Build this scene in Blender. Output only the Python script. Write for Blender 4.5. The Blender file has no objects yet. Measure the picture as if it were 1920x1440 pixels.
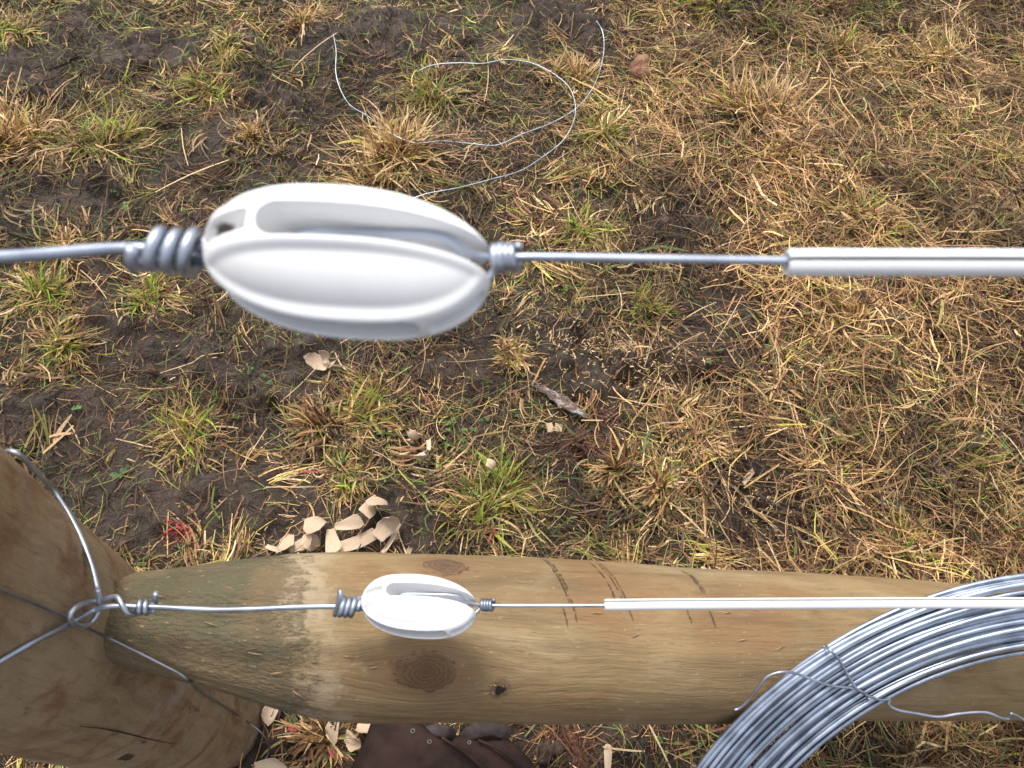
import bpy, math, random
import numpy as np
from mathutils import Matrix, Vector

# ---------------------------------------------------------------- camera, world, sun, exposure
F_PX, W_PX, H_PX = 1443.0, 1920.0, 1440.0
CAM_Z = 1.23
dn = np.array([830 - 960, 1590 - 720, F_PX]); dn /= np.linalg.norm(dn)
_Z = -dn; _X = np.array([1., 0, 0]); _X = _X - _X.dot(_Z) * _Z; _X /= np.linalg.norm(_X); _Y = np.cross(_Z, _X)
C3 = np.array([_X, _Y, _Z])                 # world axes written in camera axes (x right, y down, z forward)

scene = bpy.context.scene
col = scene.collection
cam_d = bpy.data.cameras.new("camera"); cam = bpy.data.objects.new("camera", cam_d); col.objects.link(cam)
cx, cy, cz = C3[:, 0], C3[:, 1], C3[:, 2]
cam.matrix_world = Matrix(((cx[0], -cy[0], -cz[0], 0), (cx[1], -cy[1], -cz[1], 0), (cx[2], -cy[2], -cz[2], CAM_Z), (0, 0, 0, 1)))
cam_d.sensor_fit = 'HORIZONTAL'; cam_d.sensor_width = 34.6; cam_d.lens = 34.6 * F_PX / W_PX
cam_d.clip_start = 0.02; cam_d.clip_end = 2000
cam_d.dof.use_dof = True; cam_d.dof.focus_distance = 1.22; cam_d.dof.aperture_fstop = 13.5
scene.camera = cam

SUN_EL, SUN_AZ = math.radians(69), math.radians(-30)     # azimuth from +Y, positive towards +X
world = bpy.data.worlds.new("World"); scene.world = world; world.use_nodes = True
wn = world.node_tree; wn.nodes.clear()
sky = wn.nodes.new('ShaderNodeTexSky'); sky.sky_type = 'NISHITA'; sky.sun_disc = False
sky.sun_elevation = SUN_EL; sky.sun_rotation = SUN_AZ
sky.air_density = 1.0; sky.dust_density = 4.0; sky.ozone_density = 1.0
bg = wn.nodes.new('ShaderNodeBackground'); bg.inputs['Strength'].default_value = 0.15
wo = wn.nodes.new('ShaderNodeOutputWorld')
hs = wn.nodes.new('ShaderNodeHueSaturation'); hs.inputs['Saturation'].default_value = 0.38     # thin cloud greys the blue
wn.links.new(sky.outputs[0], hs.inputs['Color']); wn.links.new(hs.outputs[0], bg.inputs[0]); wn.links.new(bg.outputs[0], wo.inputs[0])
sun_d = bpy.data.lights.new("sun", 'SUN'); sun_d.energy = 1.5; sun_d.angle = math.radians(10); sun_d.color = (1, 0.95, 0.88)
sun = bpy.data.objects.new("sun", sun_d); col.objects.link(sun)
sdir = Vector((math.sin(SUN_AZ) * math.cos(SUN_EL), math.cos(SUN_AZ) * math.cos(SUN_EL), math.sin(SUN_EL)))
sun.rotation_euler = sdir.to_track_quat('Z', 'Y').to_euler()
vs = scene.view_settings; vs.view_transform = 'Standard'; vs.look = 'None'; vs.exposure = 0.78; vs.gamma = 1; vs.use_curve_mapping = False

rng = np.random.default_rng(7)
random.seed(7)

# ---------------------------------------------------------------- measuring helpers
def ray(px, py):
    return C3 @ np.array([(px - 960) / F_PX, (py - 720) / F_PX, 1.0])
def U(px, py, d):
    return ray(px, py) * d + np.array([0, 0, CAM_Z])
def onz(px, py, z=0.0):
    r = ray(px, py); return U(px, py, (z - CAM_Z) / r[2])

# ---------------------------------------------------------------- noise
def _hash(ix, iy, seed):
    h = (ix.astype(np.int64) * 374761393 + iy.astype(np.int64) * 668265263 + seed * 974634777) & 0x7fffffff
    h = (h ^ (h >> 13)) * 1274126177 & 0x7fffffff
    return ((h ^ (h >> 16)) & 0xffff) / 65535.0
def vnoise(x, y, s, seed=0):
    x = x / s + 1000.5; y = y / s + 1000.5
    ix = np.floor(x); iy = np.floor(y); fx = x - ix; fy = y - iy
    fx = fx * fx * (3 - 2 * fx); fy = fy * fy * (3 - 2 * fy)
    a = _hash(ix, iy, seed); b = _hash(ix + 1, iy, seed); c = _hash(ix, iy + 1, seed); d = _hash(ix + 1, iy + 1, seed)
    return (a * (1 - fx) + b * fx) * (1 - fy) + (c * (1 - fx) + d * fx) * fy - 0.5

def blob_list(items):
    out = []
    for px, py, rx, ry in items:
        c = onz(px, py); dep = (C3.T @ (c - np.array([0, 0, CAM_Z])))[2]
        kx = dep / F_PX
        up = onz(px, py - 10); dn_ = onz(px, py + 10)
        ky = np.linalg.norm(up - dn_) / 20
        out.append((c[0], c[1], rx * kx, ry * ky))
    return out
MUD = blob_list([(280,105,150,45),(55,170,90,60),(440,95,70,55),(130,60,60,35),(1120,690,190,85),(1230,745,170,75),(1060,640,120,60),
    (560,650,120,45),(360,650,150,60),(470,730,120,40),(1110,855,90,45),(1430,870,85,50),(1400,960,105,70),(1460,1000,70,45),(1320,660,120,60),(330,955,190,75),
    (250,1010,130,45),(1290,420,110,55),(1330,600,90,50),(1350,560,80,40),(600,90,80,60),(820,115,90,40),(1050,35,70,35),(1110,370,70,50),(720,965,80,50),
    (800,1000,60,40),(170,500,60,30),(80,770,120,40),(600,760,60,40),(1090,40,60,40),(730,60,90,40),(30,90,50,50),(870,700,80,40),
    (1650,560,40,30),(1270,700,80,60),(500,180,60,40),(230,600,60,40),(1500,720,30,30),(560,1400,160,60),(1120,1400,140,60)])
def mudness(x, y):
    m = np.zeros_like(x)
    for bx, by, rx, ry in MUD:
        q = ((x - bx) / (rx * 1.15)) ** 2 + ((y - by) / (ry * 1.15)) ** 2
        m = np.maximum(m, np.exp(-q * 1.1))
    m = m + 0.35 * vnoise(x, y, 0.09, 5) + 0.25 * vnoise(x, y, 0.035, 6)
    return np.clip((m - 0.25) / 0.5, 0, 1)
def rightness(x, y):     # how far into the thick straw of the right side
    return np.clip((x - 0.25 + 0.35 * vnoise(x, y, 0.3, 8)) / 0.35, 0, 1)

TUFTS = [  # px, py, radius px, kind, label
 (745,295,98,'tan',"big pale cut grass tussock crossed by the loose wire above the large insulator"),
 (1420,235,95,'tan',"broad tan grass tussock right of the loose wire loops and the brown clod"),
 (1470,310,60,'tan',"tan spiky grass tussock just below the broad tan one on the right"),
 (1595,435,75,'yellow',"yellow tan grass tussock right behind the upper white sleeve near its open end"),
 (1540,555,50,'yellow',"pale leafy grass tuft just below the open end of the upper white sleeve"),
 (1590,625,62,'tan',"dense golden grass tuft below the upper white sleeve"),
 (1215,590,50,'green',"small yellow green grass tuft below the bare wire between large insulator and sleeve"),
 (480,245,38,'tan',"small curly tan grass tuft up and left of the large insulator"),
 (45,255,85,'tan',"wide tan grass tuft at the left edge of the photo, upper part"),
 (170,265,75,'green',"yellow green grass tuft above the upper wire on the left"),
 (395,165,50,'bright',"bright green grass sprout beside brown mud, upper left"),
 (430,95,38,'green',"pale green grass tuft at the top left beside the cloddy mud"),
 (25,60,48,'green',"pale green grass tuft in the top left corner"),
 (820,175,62,'green',"green tan grass tuft inside the loops of loose wire"),
 (1085,150,55,'tan',"tan grass tuft where the two loops of loose wire meet"),
 (1135,250,60,'green',"yellow green grass tuft below the crossing of the loose wire"),
 (1080,335,34,'yellow',"small pale grass tuft with stem between the loose wire and the bare upper wire"),
 (690,765,68,'bright',"brown tussock with bright green blades below the large insulator"),
 (620,815,55,'brown',"brown drooping grass tuft left of the curled shavings"),
 (350,815,60,'bright',"green grass patch left of the brown tussock, below the left wire"),
 (80,545,62,'green',"yellow green grass tuft by the left edge, just under the upper wire"),
 (285,545,50,'bright',"green grass tuft right below the upper left wire wraps"),
 (110,655,46,'green',"small flat green grass tuft on the left edge below the upper wire"),
 (1295,795,66,'tan',"fallen tan grass tuft right of the shredded bark"),
 (962,680,32,'tan',"small hanging tan tuft above the lichen covered bark piece"),
 (925,935,84,'green',"yellow green tussock just behind the wooden stay, near its middle"),
 (1225,915,58,'tan',"tan grass tuft behind the stay, right of the yellow green tussock"),
 (1150,880,46,'brown',"brown grass tuft between the shredded bark and the stay"),
 (1835,910,62,'bright',"bright green tuft in thick straw at the right edge above the wire coil"),
 (1670,1025,66,'yellow',"yellow green tuft behind the stay just above the wire coil"),
 (1870,985,62,'tan',"thick tan straw tuft by the right edge above the wire coil"),
 (1320,25,75,'green',"yellow green tuft at the top edge right of the loose wire"),
 (1450,65,62,'bright',"green tuft with long blades at the top edge, right half"),
 (1625,45,58,'bright',"bright yellow green tuft at the top edge, far right"),
 (1560,115,60,'yellow',"pale yellow tuft in the straw of the upper right"),
 (1745,130,60,'yellow',"flattened pale tuft in the straw near the top right corner"),
 (1870,325,54,'green',"green tuft at the right edge above the white sleeve"),
 (1640,440,50,'tan',"curly tan straw tuft touching the upper white sleeve from above"),
 (1120,1035,30,'rosette',"small bright green rosette of blades against the back of the stay"),
 (1100,430,48,'green',"olive grass tuft just above the bare upper wire"),
 (600,1385,52,'brown',"brown green grass tuft between post foot and leather pouch"),
 (1780,1400,55,'green',"green tan grass tuft below the stay, inside the wire coil"),
 (660,900,44,'green',"thin green tuft just behind the shavings at the stay"),
 (120,470,44,'tan',"tan matted tuft behind the upper wire at the left edge"),
 (590,30,44,'tan',"curly tan tuft at the top edge left of the loose wire"),
]
TG = []
for (px, py, rp, kind, lab) in TUFTS:
    c = onz(px, py); dep = (C3.T @ (c - np.array([0, 0, CAM_Z])))[2]
    TG.append((c[0], c[1], rp * dep / F_PX))
HOLES = blob_list([(1085,755,26,14),(1245,785,40,18),(1180,720,30,14),(1060,640,50,12),(870,80,50,22),(75,360,26,18),(230,360,40,18),(1380,490,30,14),(1020,620,30,10),(1330,705,60,12)])
MOUND = onz(372, 915)
def ground_z(x, y):
    x = np.asarray(x, float); y = np.asarray(y, float)
    far = np.clip((np.hypot(x - 0.2, y - 1.0) - 1.8) / 3, 0, 1)
    z = 0.030 * vnoise(x, y, 0.33, 1) + 0.024 * vnoise(x, y, 0.13, 2) + 0.30 * far * vnoise(x, y, 6.0, 9)
    m = mudness(x, y)
    r1 = np.abs(vnoise(x + 0.02 * vnoise(x, y, 0.05, 20), y, 0.055, 3)) * 2
    r2 = np.abs(vnoise(x, y, 0.024, 4)) * 2
    z += (0.012 + 0.026 * m) * r1 + (0.004 + 0.016 * m) * r2 + (0.0035 + 0.003 * m) * vnoise(x, y, 0.012, 7)
    z += 0.0018 * vnoise(x, y, 0.005, 17)
    for hx, hy, rx, ry in HOLES:
        z -= 0.028 * np.exp(-(((x - hx) / rx) ** 2 + ((y - hy) / ry) ** 2))
    for tx, ty, tr in TG:
        z += 0.16 * tr * np.exp(-(((x - tx) ** 2 + (y - ty) ** 2) / (0.6 * tr) ** 2))
    z += 0.012 * rightness(x, y)
    z += 0.018 * np.exp(-(((x - MOUND[0]) / 0.045) ** 2 + ((y - MOUND[1]) / 0.03) ** 2))
    return z - 0.012
def gz(x, y): return float(ground_z(np.array([x]), np.array([y]))[0])
def onground(px, py, lift=0.0):
    z = 0.0
    for _ in range(4):
        p = onz(px, py, z + lift); z = gz(p[0], p[1])
    return np.array([p[0], p[1], z + lift])

# ---------------------------------------------------------------- node helper
class NT:
    def __init__(s, name):
        s.m = bpy.data.materials.new(name); s.m.use_nodes = True; s.t = s.m.node_tree; s.t.nodes.clear()
        s.out = s.t.nodes.new('ShaderNodeOutputMaterial'); s.b = s.t.nodes.new('ShaderNodeBsdfPrincipled')
        s.t.links.new(s.b.outputs[0], s.out.inputs[0])
    def n(s, ty, **k):
        n = s.t.nodes.new(ty)
        for a, v in k.items(): setattr(n, a, v)
        return n
    def setin(s, sock, v):
        if isinstance(v, bpy.types.NodeSocket): s.t.links.new(v, sock)
        elif v is not None:
            if sock.type == 'RGBA' and len(v) == 3: v = (*v, 1)
            sock.default_value = v
    def coord(s, kind='Object'): return s.n('ShaderNodeTexCoord').outputs[kind]
    def mapping(s, v, scale=(1, 1, 1), loc=(0, 0, 0)):
        n = s.n('ShaderNodeMapping'); s.setin(n.inputs[0], v); n.inputs['Scale'].default_value = scale; n.inputs['Location'].default_value = loc
        return n.outputs[0]
    def noise(s, v, scale=5, detail=5, rough=0.55, dist=0.0, col=False):
        n = s.n('ShaderNodeTexNoise'); s.setin(n.inputs['Vector'], v); n.inputs['Scale'].default_value = scale
        n.inputs['Detail'].default_value = detail; n.inputs['Roughness'].default_value = rough; n.inputs['Distortion'].default_value = dist
        return n.outputs[1 if col else 0]
    def math(s, op, a, b=None, c=None, clamp=False):
        n = s.n('ShaderNodeMath', operation=op); n.use_clamp = clamp
        s.setin(n.inputs[0], a)
        if b is not None: s.setin(n.inputs[1], b)
        if c is not None: s.setin(n.inputs[2], c)
        return n.outputs[0]
    def ramp(s, f, a, b, lo=0., hi=1.):
        n = s.n('ShaderNodeMapRange'); n.interpolation_type = 'SMOOTHSTEP'; s.setin(n.inputs[0], f)
        n.inputs[1].default_value = a; n.inputs[2].default_value = b; n.inputs[3].default_value = lo; n.inputs[4].default_value = hi
        return n.outputs[0]
    def mix(s, f, a, b, mode='MIX'):
        n = s.n('ShaderNodeMix', data_type='RGBA', blend_type=mode)
        s.setin(n.inputs[0], f); s.setin(n.inputs[6], a); s.setin(n.inputs[7], b)
        return n.outputs[2]
    def sep(s, v):
        n = s.n('ShaderNodeSeparateXYZ'); s.setin(n.inputs[0], v); return n.outputs
    def dist(s, v, p, scale=(1, 1, 1)):
        n = s.n('ShaderNodeVectorMath', operation='SUBTRACT'); s.setin(n.inputs[0], v); n.inputs[1].default_value = p
        m = s.n('ShaderNodeVectorMath', operation='MULTIPLY'); s.setin(m.inputs[0], n.outputs[0]); m.inputs[1].default_value = scale
        l = s.n('ShaderNodeVectorMath', operation='LENGTH'); s.setin(l.inputs[0], m.outputs[0]); return l.outputs['Value']
    def bump(s, h, strength=0.5, distance=0.001, normal=None):
        n = s.n('ShaderNodeBump'); n.inputs['Strength'].default_value = strength; n.inputs['Distance'].default_value = distance
        s.setin(n.inputs['Height'], h)
        if normal is not None: s.setin(n.inputs['Normal'], normal)
        return n.outputs[0]
    def set(s, **k):
        for a, v in k.items(): s.setin(s.b.inputs[a.replace('_', ' ')], v)
        return s.m

# ---- materials
def mat_mud():
    t = NT('wet_mud'); v = t.coord()
    n1 = t.noise(v, 9, 6); n2 = t.noise(v, 60, 6, 0.65); n3 = t.noise(v, 420, 4, 0.6)
    c = t.mix(t.ramp(n1, 0.35, 0.65), (0.042, 0.027, 0.017), (0.078, 0.052, 0.035))
    c = t.mix(t.ramp(n2, 0.35, 0.7), t.mix(0.45, c, (0.03, 0.021, 0.016)), c)
    c = t.mix(t.ramp(n3, 0.60, 0.70, 0, 0.6), c, (0.16, 0.11, 0.075)); c = t.mix(t.ramp(t.noise(v, 260, 3, .6), 0.40, 0.30, 0, .7), c, (0.02, 0.014, 0.011))
    h = t.math('ADD', t.math('MULTIPLY', n2, 1.0), t.math('MULTIPLY', n3, 0.35))
    return t.set(Base_Color=c, Roughness=t.ramp(n2, 0.3, 0.7, 0.34, 0.62), Normal=t.bump(h, 1.0, 0.009), Specular_IOR_Level=0.5)
def mat_blade():
    t = NT('grass_blade')
    a = t.n('ShaderNodeAttribute', attribute_name='tone'); v = t.coord()
    n1 = t.noise(t.mapping(v, (1, 1, 1)), 260, 3, 0.6)
    c = t.mix(1.0, a.outputs['Color'], t.mix(t.ramp(n1, 0.3, 0.7), (0.72, 0.72, 0.72), (1.18, 1.16, 1.1)), 'MULTIPLY')
    t.set(Base_Color=c, Roughness=0.55, Specular_IOR_Level=0.35)
    tr = t.n('ShaderNodeBsdfTranslucent'); t.setin(tr.inputs[0], c)
    mx = t.n('ShaderNodeMixShader'); mx.inputs[0].default_value = 0.22
    t.t.links.new(t.b.outputs[0], mx.inputs[1]); t.t.links.new(tr.outputs[0], mx.inputs[2]); t.t.links.new(mx.outputs[0], t.out.inputs[0])
    return t.m
def mat_galv(name, base=(0.50, 0.54, 0.61), rough=0.44, speck=0.5):
    t = NT(name); v = t.coord()
    n1 = t.noise(v, 45, 3, 0.5); n2 = t.noise(v, 900, 3, 0.6)
    c = t.mix(t.ramp(n1, 0.35, 0.65), tuple(x * 0.80 for x in base), tuple(min(1, x * 1.12) for x in base))
    c = t.mix(t.ramp(n2, 0.73, 0.79, 0, speck), c, (0.14, 0.13, 0.12))
    c = t.mix(1.0, c, t.mix(t.n('ShaderNodeObjectInfo').outputs['Random'], (0.66, 0.68, 0.72), (1.05, 1.05, 1.05)), 'MULTIPLY')
    return t.set(Base_Color=c, Metallic=0.95, Roughness=t.ramp(n1, 0.3, 0.7, rough - 0.07, rough + 0.10), Normal=t.bump(n2, 0.10, 0.0002))
def mat_white(name, soiled=False, sleeve=False):
    t = NT(name); v = t.coord()
    n1 = t.noise(v, 55, 5, 0.6); n2 = t.noise(v, 420, 2, 0.5); n3 = t.noise(v, 130, 3, 0.7)
    c = t.mix(t.ramp(n1, 0.45, 0.75, 0, 0.35), (0.79, 0.79, 0.79), (0.72, 0.72, 0.71))
    c = t.mix(t.ramp(n3, 0.70, 0.74, 0, 0.7), c, (0.22, 0.17, 0.12))
    c = t.mix(t.ramp(n2, 0.765, 0.79, 0, 0.5), c, (0.30, 0.25, 0.2))
    if sleeve:
        gr = t.math('MULTIPLY', t.ramp(t.noise(t.mapping(v, (.25, 1, 1)), 16, 3, .6), .52, .66), t.ramp(t.noise(v, 650, 4, .75), .50, .62)); c = t.mix(t.math('MULTIPLY', gr, .45), c, (.33, .26, .19))
    if not sleeve:
        sx_ = t.sep(v)[0]; sc_ = t.noise(t.mapping(v, (3, .3, 3)), 160, 4, .7)
        c = t.mix(t.ramp(sc_, .66, .72, 0, .35), c, (.45, .42, .38))
    if soiled:   # caked mud in the end pocket
        p = soiled
        dd = t.math('ADD', t.dist(v, p, (1, 1, 1)), t.math('MULTIPLY', t.math('SUBTRACT', t.noise(v, 420, 4, 0.7), 0.5), 0.0042))
        c = t.mix(t.ramp(dd, 0.0030, 0.0046, 0.95, 0), c, (0.055, 0.04, 0.03))
        dd2 = t.math('ADD', t.dist(v, (p[0] - 0.001, p[1] - 0.004, p[2]), (1, 1, 1)), t.math('MULTIPLY', t.math('SUBTRACT', t.noise(v, 500, 4, 0.7), 0.5), 0.006))
        c = t.mix(t.ramp(dd2, 0.001, 0.0042, 0.5, 0), c, (0.12, 0.09, 0.07))
    return t.set(Base_Color=c, Roughness=0.48, Specular_IOR_Level=0.35, 
                 Normal=t.bump(t.noise(v, 300, 3), 0.08, 0.0005))
def wood_common(t, v, stretch, base, dark, pale, red):
    g = t.mapping(v, stretch)
    n_big = t.noise(v, 5.5, 5, 0.55, 0.6); n_mid = t.noise(t.mapping(v, (0.5, 1, 1)), 16, 6, 0.6, 0.5)
    n_gr = t.noise(g, 60, 6, 0.65, 0.3); n_fine = t.noise(g, 220, 4, 0.7)
    c = t.mix(t.ramp(n_big, 0.35, 0.68), base, dark)
    c = t.mix(t.ramp(n_mid, 0.50, 0.64, 0, 0.75), c, red)
    c = t.mix(t.ramp(n_mid, 0.48, 0.28, 0, 0.55), c, pale)
    c = t.mix(t.ramp(n_gr, 0.44, 0.66, 0, 0.62), c, t.mix(0.5, c, (0.05, 0.032, 0.018)))
    c = t.mix(t.ramp(t.noise(g, 600, 3, .6), .60, .70, 0, .5), c, t.mix(.7, c, (0.04, 0.025, 0.015)))
    wsp = t.noise(t.mapping(v, (.06, 1, 1)) if stretch[0] < 1 else t.mapping(v, (1, 1, .08)), 170, 5, .7, .4)
    c = t.mix(t.ramp(wsp, .56, .66, 0, .6), c, t.mix(.6, c, dark)); c = t.mix(t.ramp(wsp, .40, .30, 0, .5), c, pale)
    n_gr = t.math('ADD', n_gr, t.math('MULTIPLY', wsp, .7))
    sp = t.noise(t.mapping(v, (.4, 1, 1)) if stretch[0] < 1 else t.mapping(v, (1, 1, .4)), 420, 2, .5)
    c = t.mix(t.ramp(sp, .68, .74, 0, .7), c, pale)
    c = t.mix(t.ramp(n_fine, 0.60, 0.78, 0, 0.45), c, pale)
    return c, n_big, n_mid, n_gr, n_fine, g
KNOTS = []   # filled when the stay is built: (x,y,z, r)
def mat_stay(knots, hole, kerfs):
    t = NT('stay_wood'); v = t.coord()
    wv = t.noise(v, 12, 3, 0.5, 0, True)
    vm = t.n('ShaderNodeVectorMath', operation='MULTIPLY_ADD'); t.setin(vm.inputs[0], wv); vm.inputs[1].default_value = (0.02, 0.012, 0.012); t.setin(vm.inputs[2], v)
    v2 = vm.outputs[0]
    for (kx, ky, kz, r, kc) in knots:
        g_ = t.math('MULTIPLY', t.ramp(t.dist(v, (kx, ky, kz), (0.5, 1, 1)), r * 0.6, r * 2.6, 1, 0), -0.62)
        sb = t.n('ShaderNodeVectorMath', operation='SUBTRACT'); t.setin(sb.inputs[0], v); sb.inputs[1].default_value = (kx, ky, kz)
        ma = t.n('ShaderNodeVectorMath', operation='MULTIPLY_ADD'); t.setin(ma.inputs[0], sb.outputs[0]); t.setin(ma.inputs[1], g_); t.setin(ma.inputs[2], v2); v2 = ma.outputs[0]
    c, nb, nm, ng, nf, g = wood_common(t, v2, (0.10, 1, 1), (0.295, 0.205, 0.098), (0.215, 0.145, 0.070), (0.39, 0.300, 0.175), (0.225, 0.126, 0.056))
    x = t.sep(v)[0]; yy = t.sep(v)[1]
    # greenish treated end, left of a ragged border
    nx = t.math('ADD', x, t.math('ADD', t.math('MULTIPLY', t.math('SUBTRACT', t.noise(t.mapping(v, (0.8, 1, 1)), 30, 6, 0.75), 0.5), 0.12), t.math('MULTIPLY', yy, 0.25)))
    end = t.math('MULTIPLY', t.ramp(nx, 0.110, 0.200, 1, 0), 1.0); end = t.ramp(t.math('ADD', end, t.math('MULTIPLY', t.math('SUBTRACT', t.noise(t.mapping(v, (.25, 1, 1)), 240, 4, .7), .5), .9)), .30, .75)
    green = t.mix(t.ramp(ng, 0.35, 0.65), (0.175, 0.135, 0.072), (0.085, 0.078, 0.042))
    green = t.mix(t.ramp(t.noise(v, 14, 4, 0.6), 0.42, 0.62, 0, 0.6), green, (0.20, 0.13, 0.065))
    fl = t.noise(t.mapping(v, (0.35, 1, 1)), 330, 3, 0.6)
    green = t.mix(t.ramp(fl, 0.64, 0.70, 0, 0.8), green, (0.42, 0.30, 0.17))
    pale = t.math('MULTIPLY', t.ramp(nx, 0.178, 0.196, 1, 0), t.ramp(t.noise(v, 22, 4, .6), .35, .6, .2, 1))
    c = t.mix(t.math('MULTIPLY', pale, 0.6), c, (0.39, 0.315, 0.215))
    c = t.mix(t.math('MULTIPLY', end, .9), c, green)
    h = t.math('ADD', t.math('MULTIPLY', ng, 1.0), t.math('MULTIPLY', nf, 0.5))
    h = t.math('ADD', h, t.math('MULTIPLY', t.math('MULTIPLY', end, fl), 1.6))
    for (kx, ky, kz, r, kc) in knots:
        dd = t.dist(v, (kx, ky, kz), (0.66, 1, 1)); wob = t.math('MULTIPLY', t.math('SUBTRACT', t.noise(v, 55, 4, 0.6), 0.5), 0.013)
        dd = t.math('ADD', dd, wob)
        ring = t.math('MULTIPLY', t.math('SINE', t.math('MULTIPLY', dd, 1900.0)), 0.5)
        kcl = t.mix(t.ramp(ring, -.5, .5), tuple(q * .62 for q in kc), tuple(q * 1.5 for q in kc)); kcl = t.mix(t.ramp(dd, 0, r * .5, .5, 0), kcl, tuple(q * .5 for q in kc))
        kcl = t.mix(t.ramp(t.noise(v, 500, 3, 0.7), 0.55, 0.7, 0, 0.7), kcl, tuple(q * 2.3 for q in kc))
        c = t.mix(t.ramp(dd, r * 0.45, r * 1.35, 0.82, 0), c, kcl)
        halo = t.ramp(dd, r * 1.0, r * 2.3, 0.40, 0)
        c = t.mix(halo, c, (0.17, 0.085, 0.04))
        rim = t.math('MULTIPLY', t.ramp(dd, r * 0.9, r, 0, 1), t.ramp(dd, r, r * 1.12, 1, 0))
        rim = t.math('MULTIPLY', rim, t.ramp(t.noise(v, 130, 3, .7), .42, .6))
        c = t.mix(t.math('MULTIPLY', rim, 0.6), c, (0.08, 0.045, 0.025))
        h = t.math('ADD', h, t.math('MULTIPLY', rim, -0.4)); h = t.math('ADD', h, t.math('MULTIPLY', t.math('MULTIPLY', t.ramp(dd, r * .8, r, 1, 0), t.noise(v, 700, 3, .7)), 1.2))
    if hole:
        dd = t.math('ADD', t.dist(v, hole), t.math('MULTIPLY', t.math('SUBTRACT', t.noise(v, 240, 4, 0.75), 0.5), 0.012))
        c = t.mix(t.ramp(dd, 0.005, 0.012, 0.8, 0), c, (0.12, 0.06, 0.03))
    for (kx, w, y0, y1, a, sl) in kerfs:     # saw scratches across the grain
        xx = t.math('ADD', x, t.math('MULTIPLY', yy, sl)); xx = t.math('ADD', xx, t.math('MULTIPLY', t.math('SUBTRACT', t.noise(v, 90, 3), 0.5), 0.0016))
        d = t.math('ABSOLUTE', t.math('SUBTRACT', xx, kx)); mk = t.math('MULTIPLY', t.ramp(d, w * 0.4, w, 1, 0), t.ramp(yy, y0 - 0.004, y0 + 0.004, 0, 1))
        mk = t.math('MULTIPLY', mk, t.ramp(yy, y1 - 0.006, y1 + 0.006, 1, 0)); mk = t.math('MULTIPLY', mk, t.ramp(t.noise(v, 190, 4, .7), 0.42, 0.62))
        c = t.mix(t.math('MULTIPLY', mk, a * .42), c, (0.075, 0.05, 0.028)); h = t.math('ADD', h, t.math('MULTIPLY', mk, -1.2))
    return t.set(Base_Color=c, Roughness=0.74, Specular_IOR_Level=0.35, Normal=t.bump(h, 1.0, 0.0022))
def mat_post(knots):
    t = NT('post_wood'); v = t.coord()
    wv = t.noise(v, 9, 4, 0.6, 0, True)
    vm = t.n('ShaderNodeVectorMath', operation='MULTIPLY_ADD'); t.setin(vm.inputs[0], wv); vm.inputs[1].default_value = (0.03, 0.03, 0.06); t.setin(vm.inputs[2], v)
    c, nb, nm, ng, nf, g = wood_common(t, vm.outputs[0], (1, 1, 0.13), (0.285, 0.190, 0.098), (0.34, 0.245, 0.148), (0.39, 0.31, 0.21), (0.20, 0.095, 0.045))
    bl = t.noise(v, 9, 6, 0.65, 0.8)
    c = t.mix(t.ramp(bl, 0.53, 0.68, 0, 0.75), c, (0.20, 0.09, 0.045))
    c = t.mix(t.ramp(t.noise(v, 15, 5, 0.6), 0.56, 0.70, 0, 0.65), c, (0.37, 0.31, 0.235))
    c = t.mix(t.ramp(t.noise(t.mapping(v, (1, 1, 0.3)), 38, 5, 0.7), 0.60, 0.72, 0, 0.7), c, (0.075, 0.036, 0.022))
    h = t.math('ADD', ng, t.math('MULTIPLY', nf, 0.4))
    for (kx, ky, kz, r) in knots:
        dd = t.math('ADD', t.dist(v, (kx, ky, kz), (1, 1, 0.5)), t.math('MULTIPLY', t.math('SUBTRACT', t.noise(v, 120, 4, 0.7), 0.5), 0.010))
        c = t.mix(t.ramp(dd, r * 0.7, r * 1.2, 0.9, 0), c, (0.035, 0.02, 0.014)); h = t.math('ADD', h, t.ramp(dd, r * 0.5, r * 1.2, -1.5, 0))
    return t.set(Base_Color=c, Roughness=0.68, Specular_IOR_Level=0.35, Normal=t.bump(h, 0.95, 0.0026))
def mat_shaving():
    t = NT('fresh_wood_shaving'); v = t.coord('Generated'); o = t.coord()
    inf = t.n('ShaderNodeObjectInfo').outputs['Random']
    n = t.noise(t.mapping(v, (0.6, 9, 1)), 6, 4, 0.6); n2 = t.noise(o, 300, 3)
    c = t.mix(t.ramp(n, 0.35, 0.65), (0.47, 0.34, 0.23), (0.62, 0.49, 0.36))
    c = t.mix(t.math('MULTIPLY', inf, 0.4), c, (0.42, 0.28, 0.17)); c = t.mix(t.ramp(n2, 0.66, 0.74, 0, 0.6), c, (0.2, 0.12, 0.07))
    return t.set(Base_Color=c, Roughness=0.7, Specular_IOR_Level=0.25, Normal=t.bump(n, 0.4, 0.001))
def mat_simple(name, a, b, sc=40, rough=0.8, bumpd=0.002, stretch=(1, 1, 1), spec=0.3, detail=5, bs=0.7):
    t = NT(name); v = t.mapping(t.coord(), stretch); n = t.noise(v, sc, detail, 0.65); n2 = t.noise(v, sc * 6, 3, 0.6)
    c = t.mix(t.ramp(n, 0.35, 0.65), a, b)
    return t.set(Base_Color=c, Roughness=rough, Specular_IOR_Level=spec, Normal=t.bump(t.math('ADD', n, t.math('MULTIPLY', n2, 0.5)), bs, bumpd))
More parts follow.
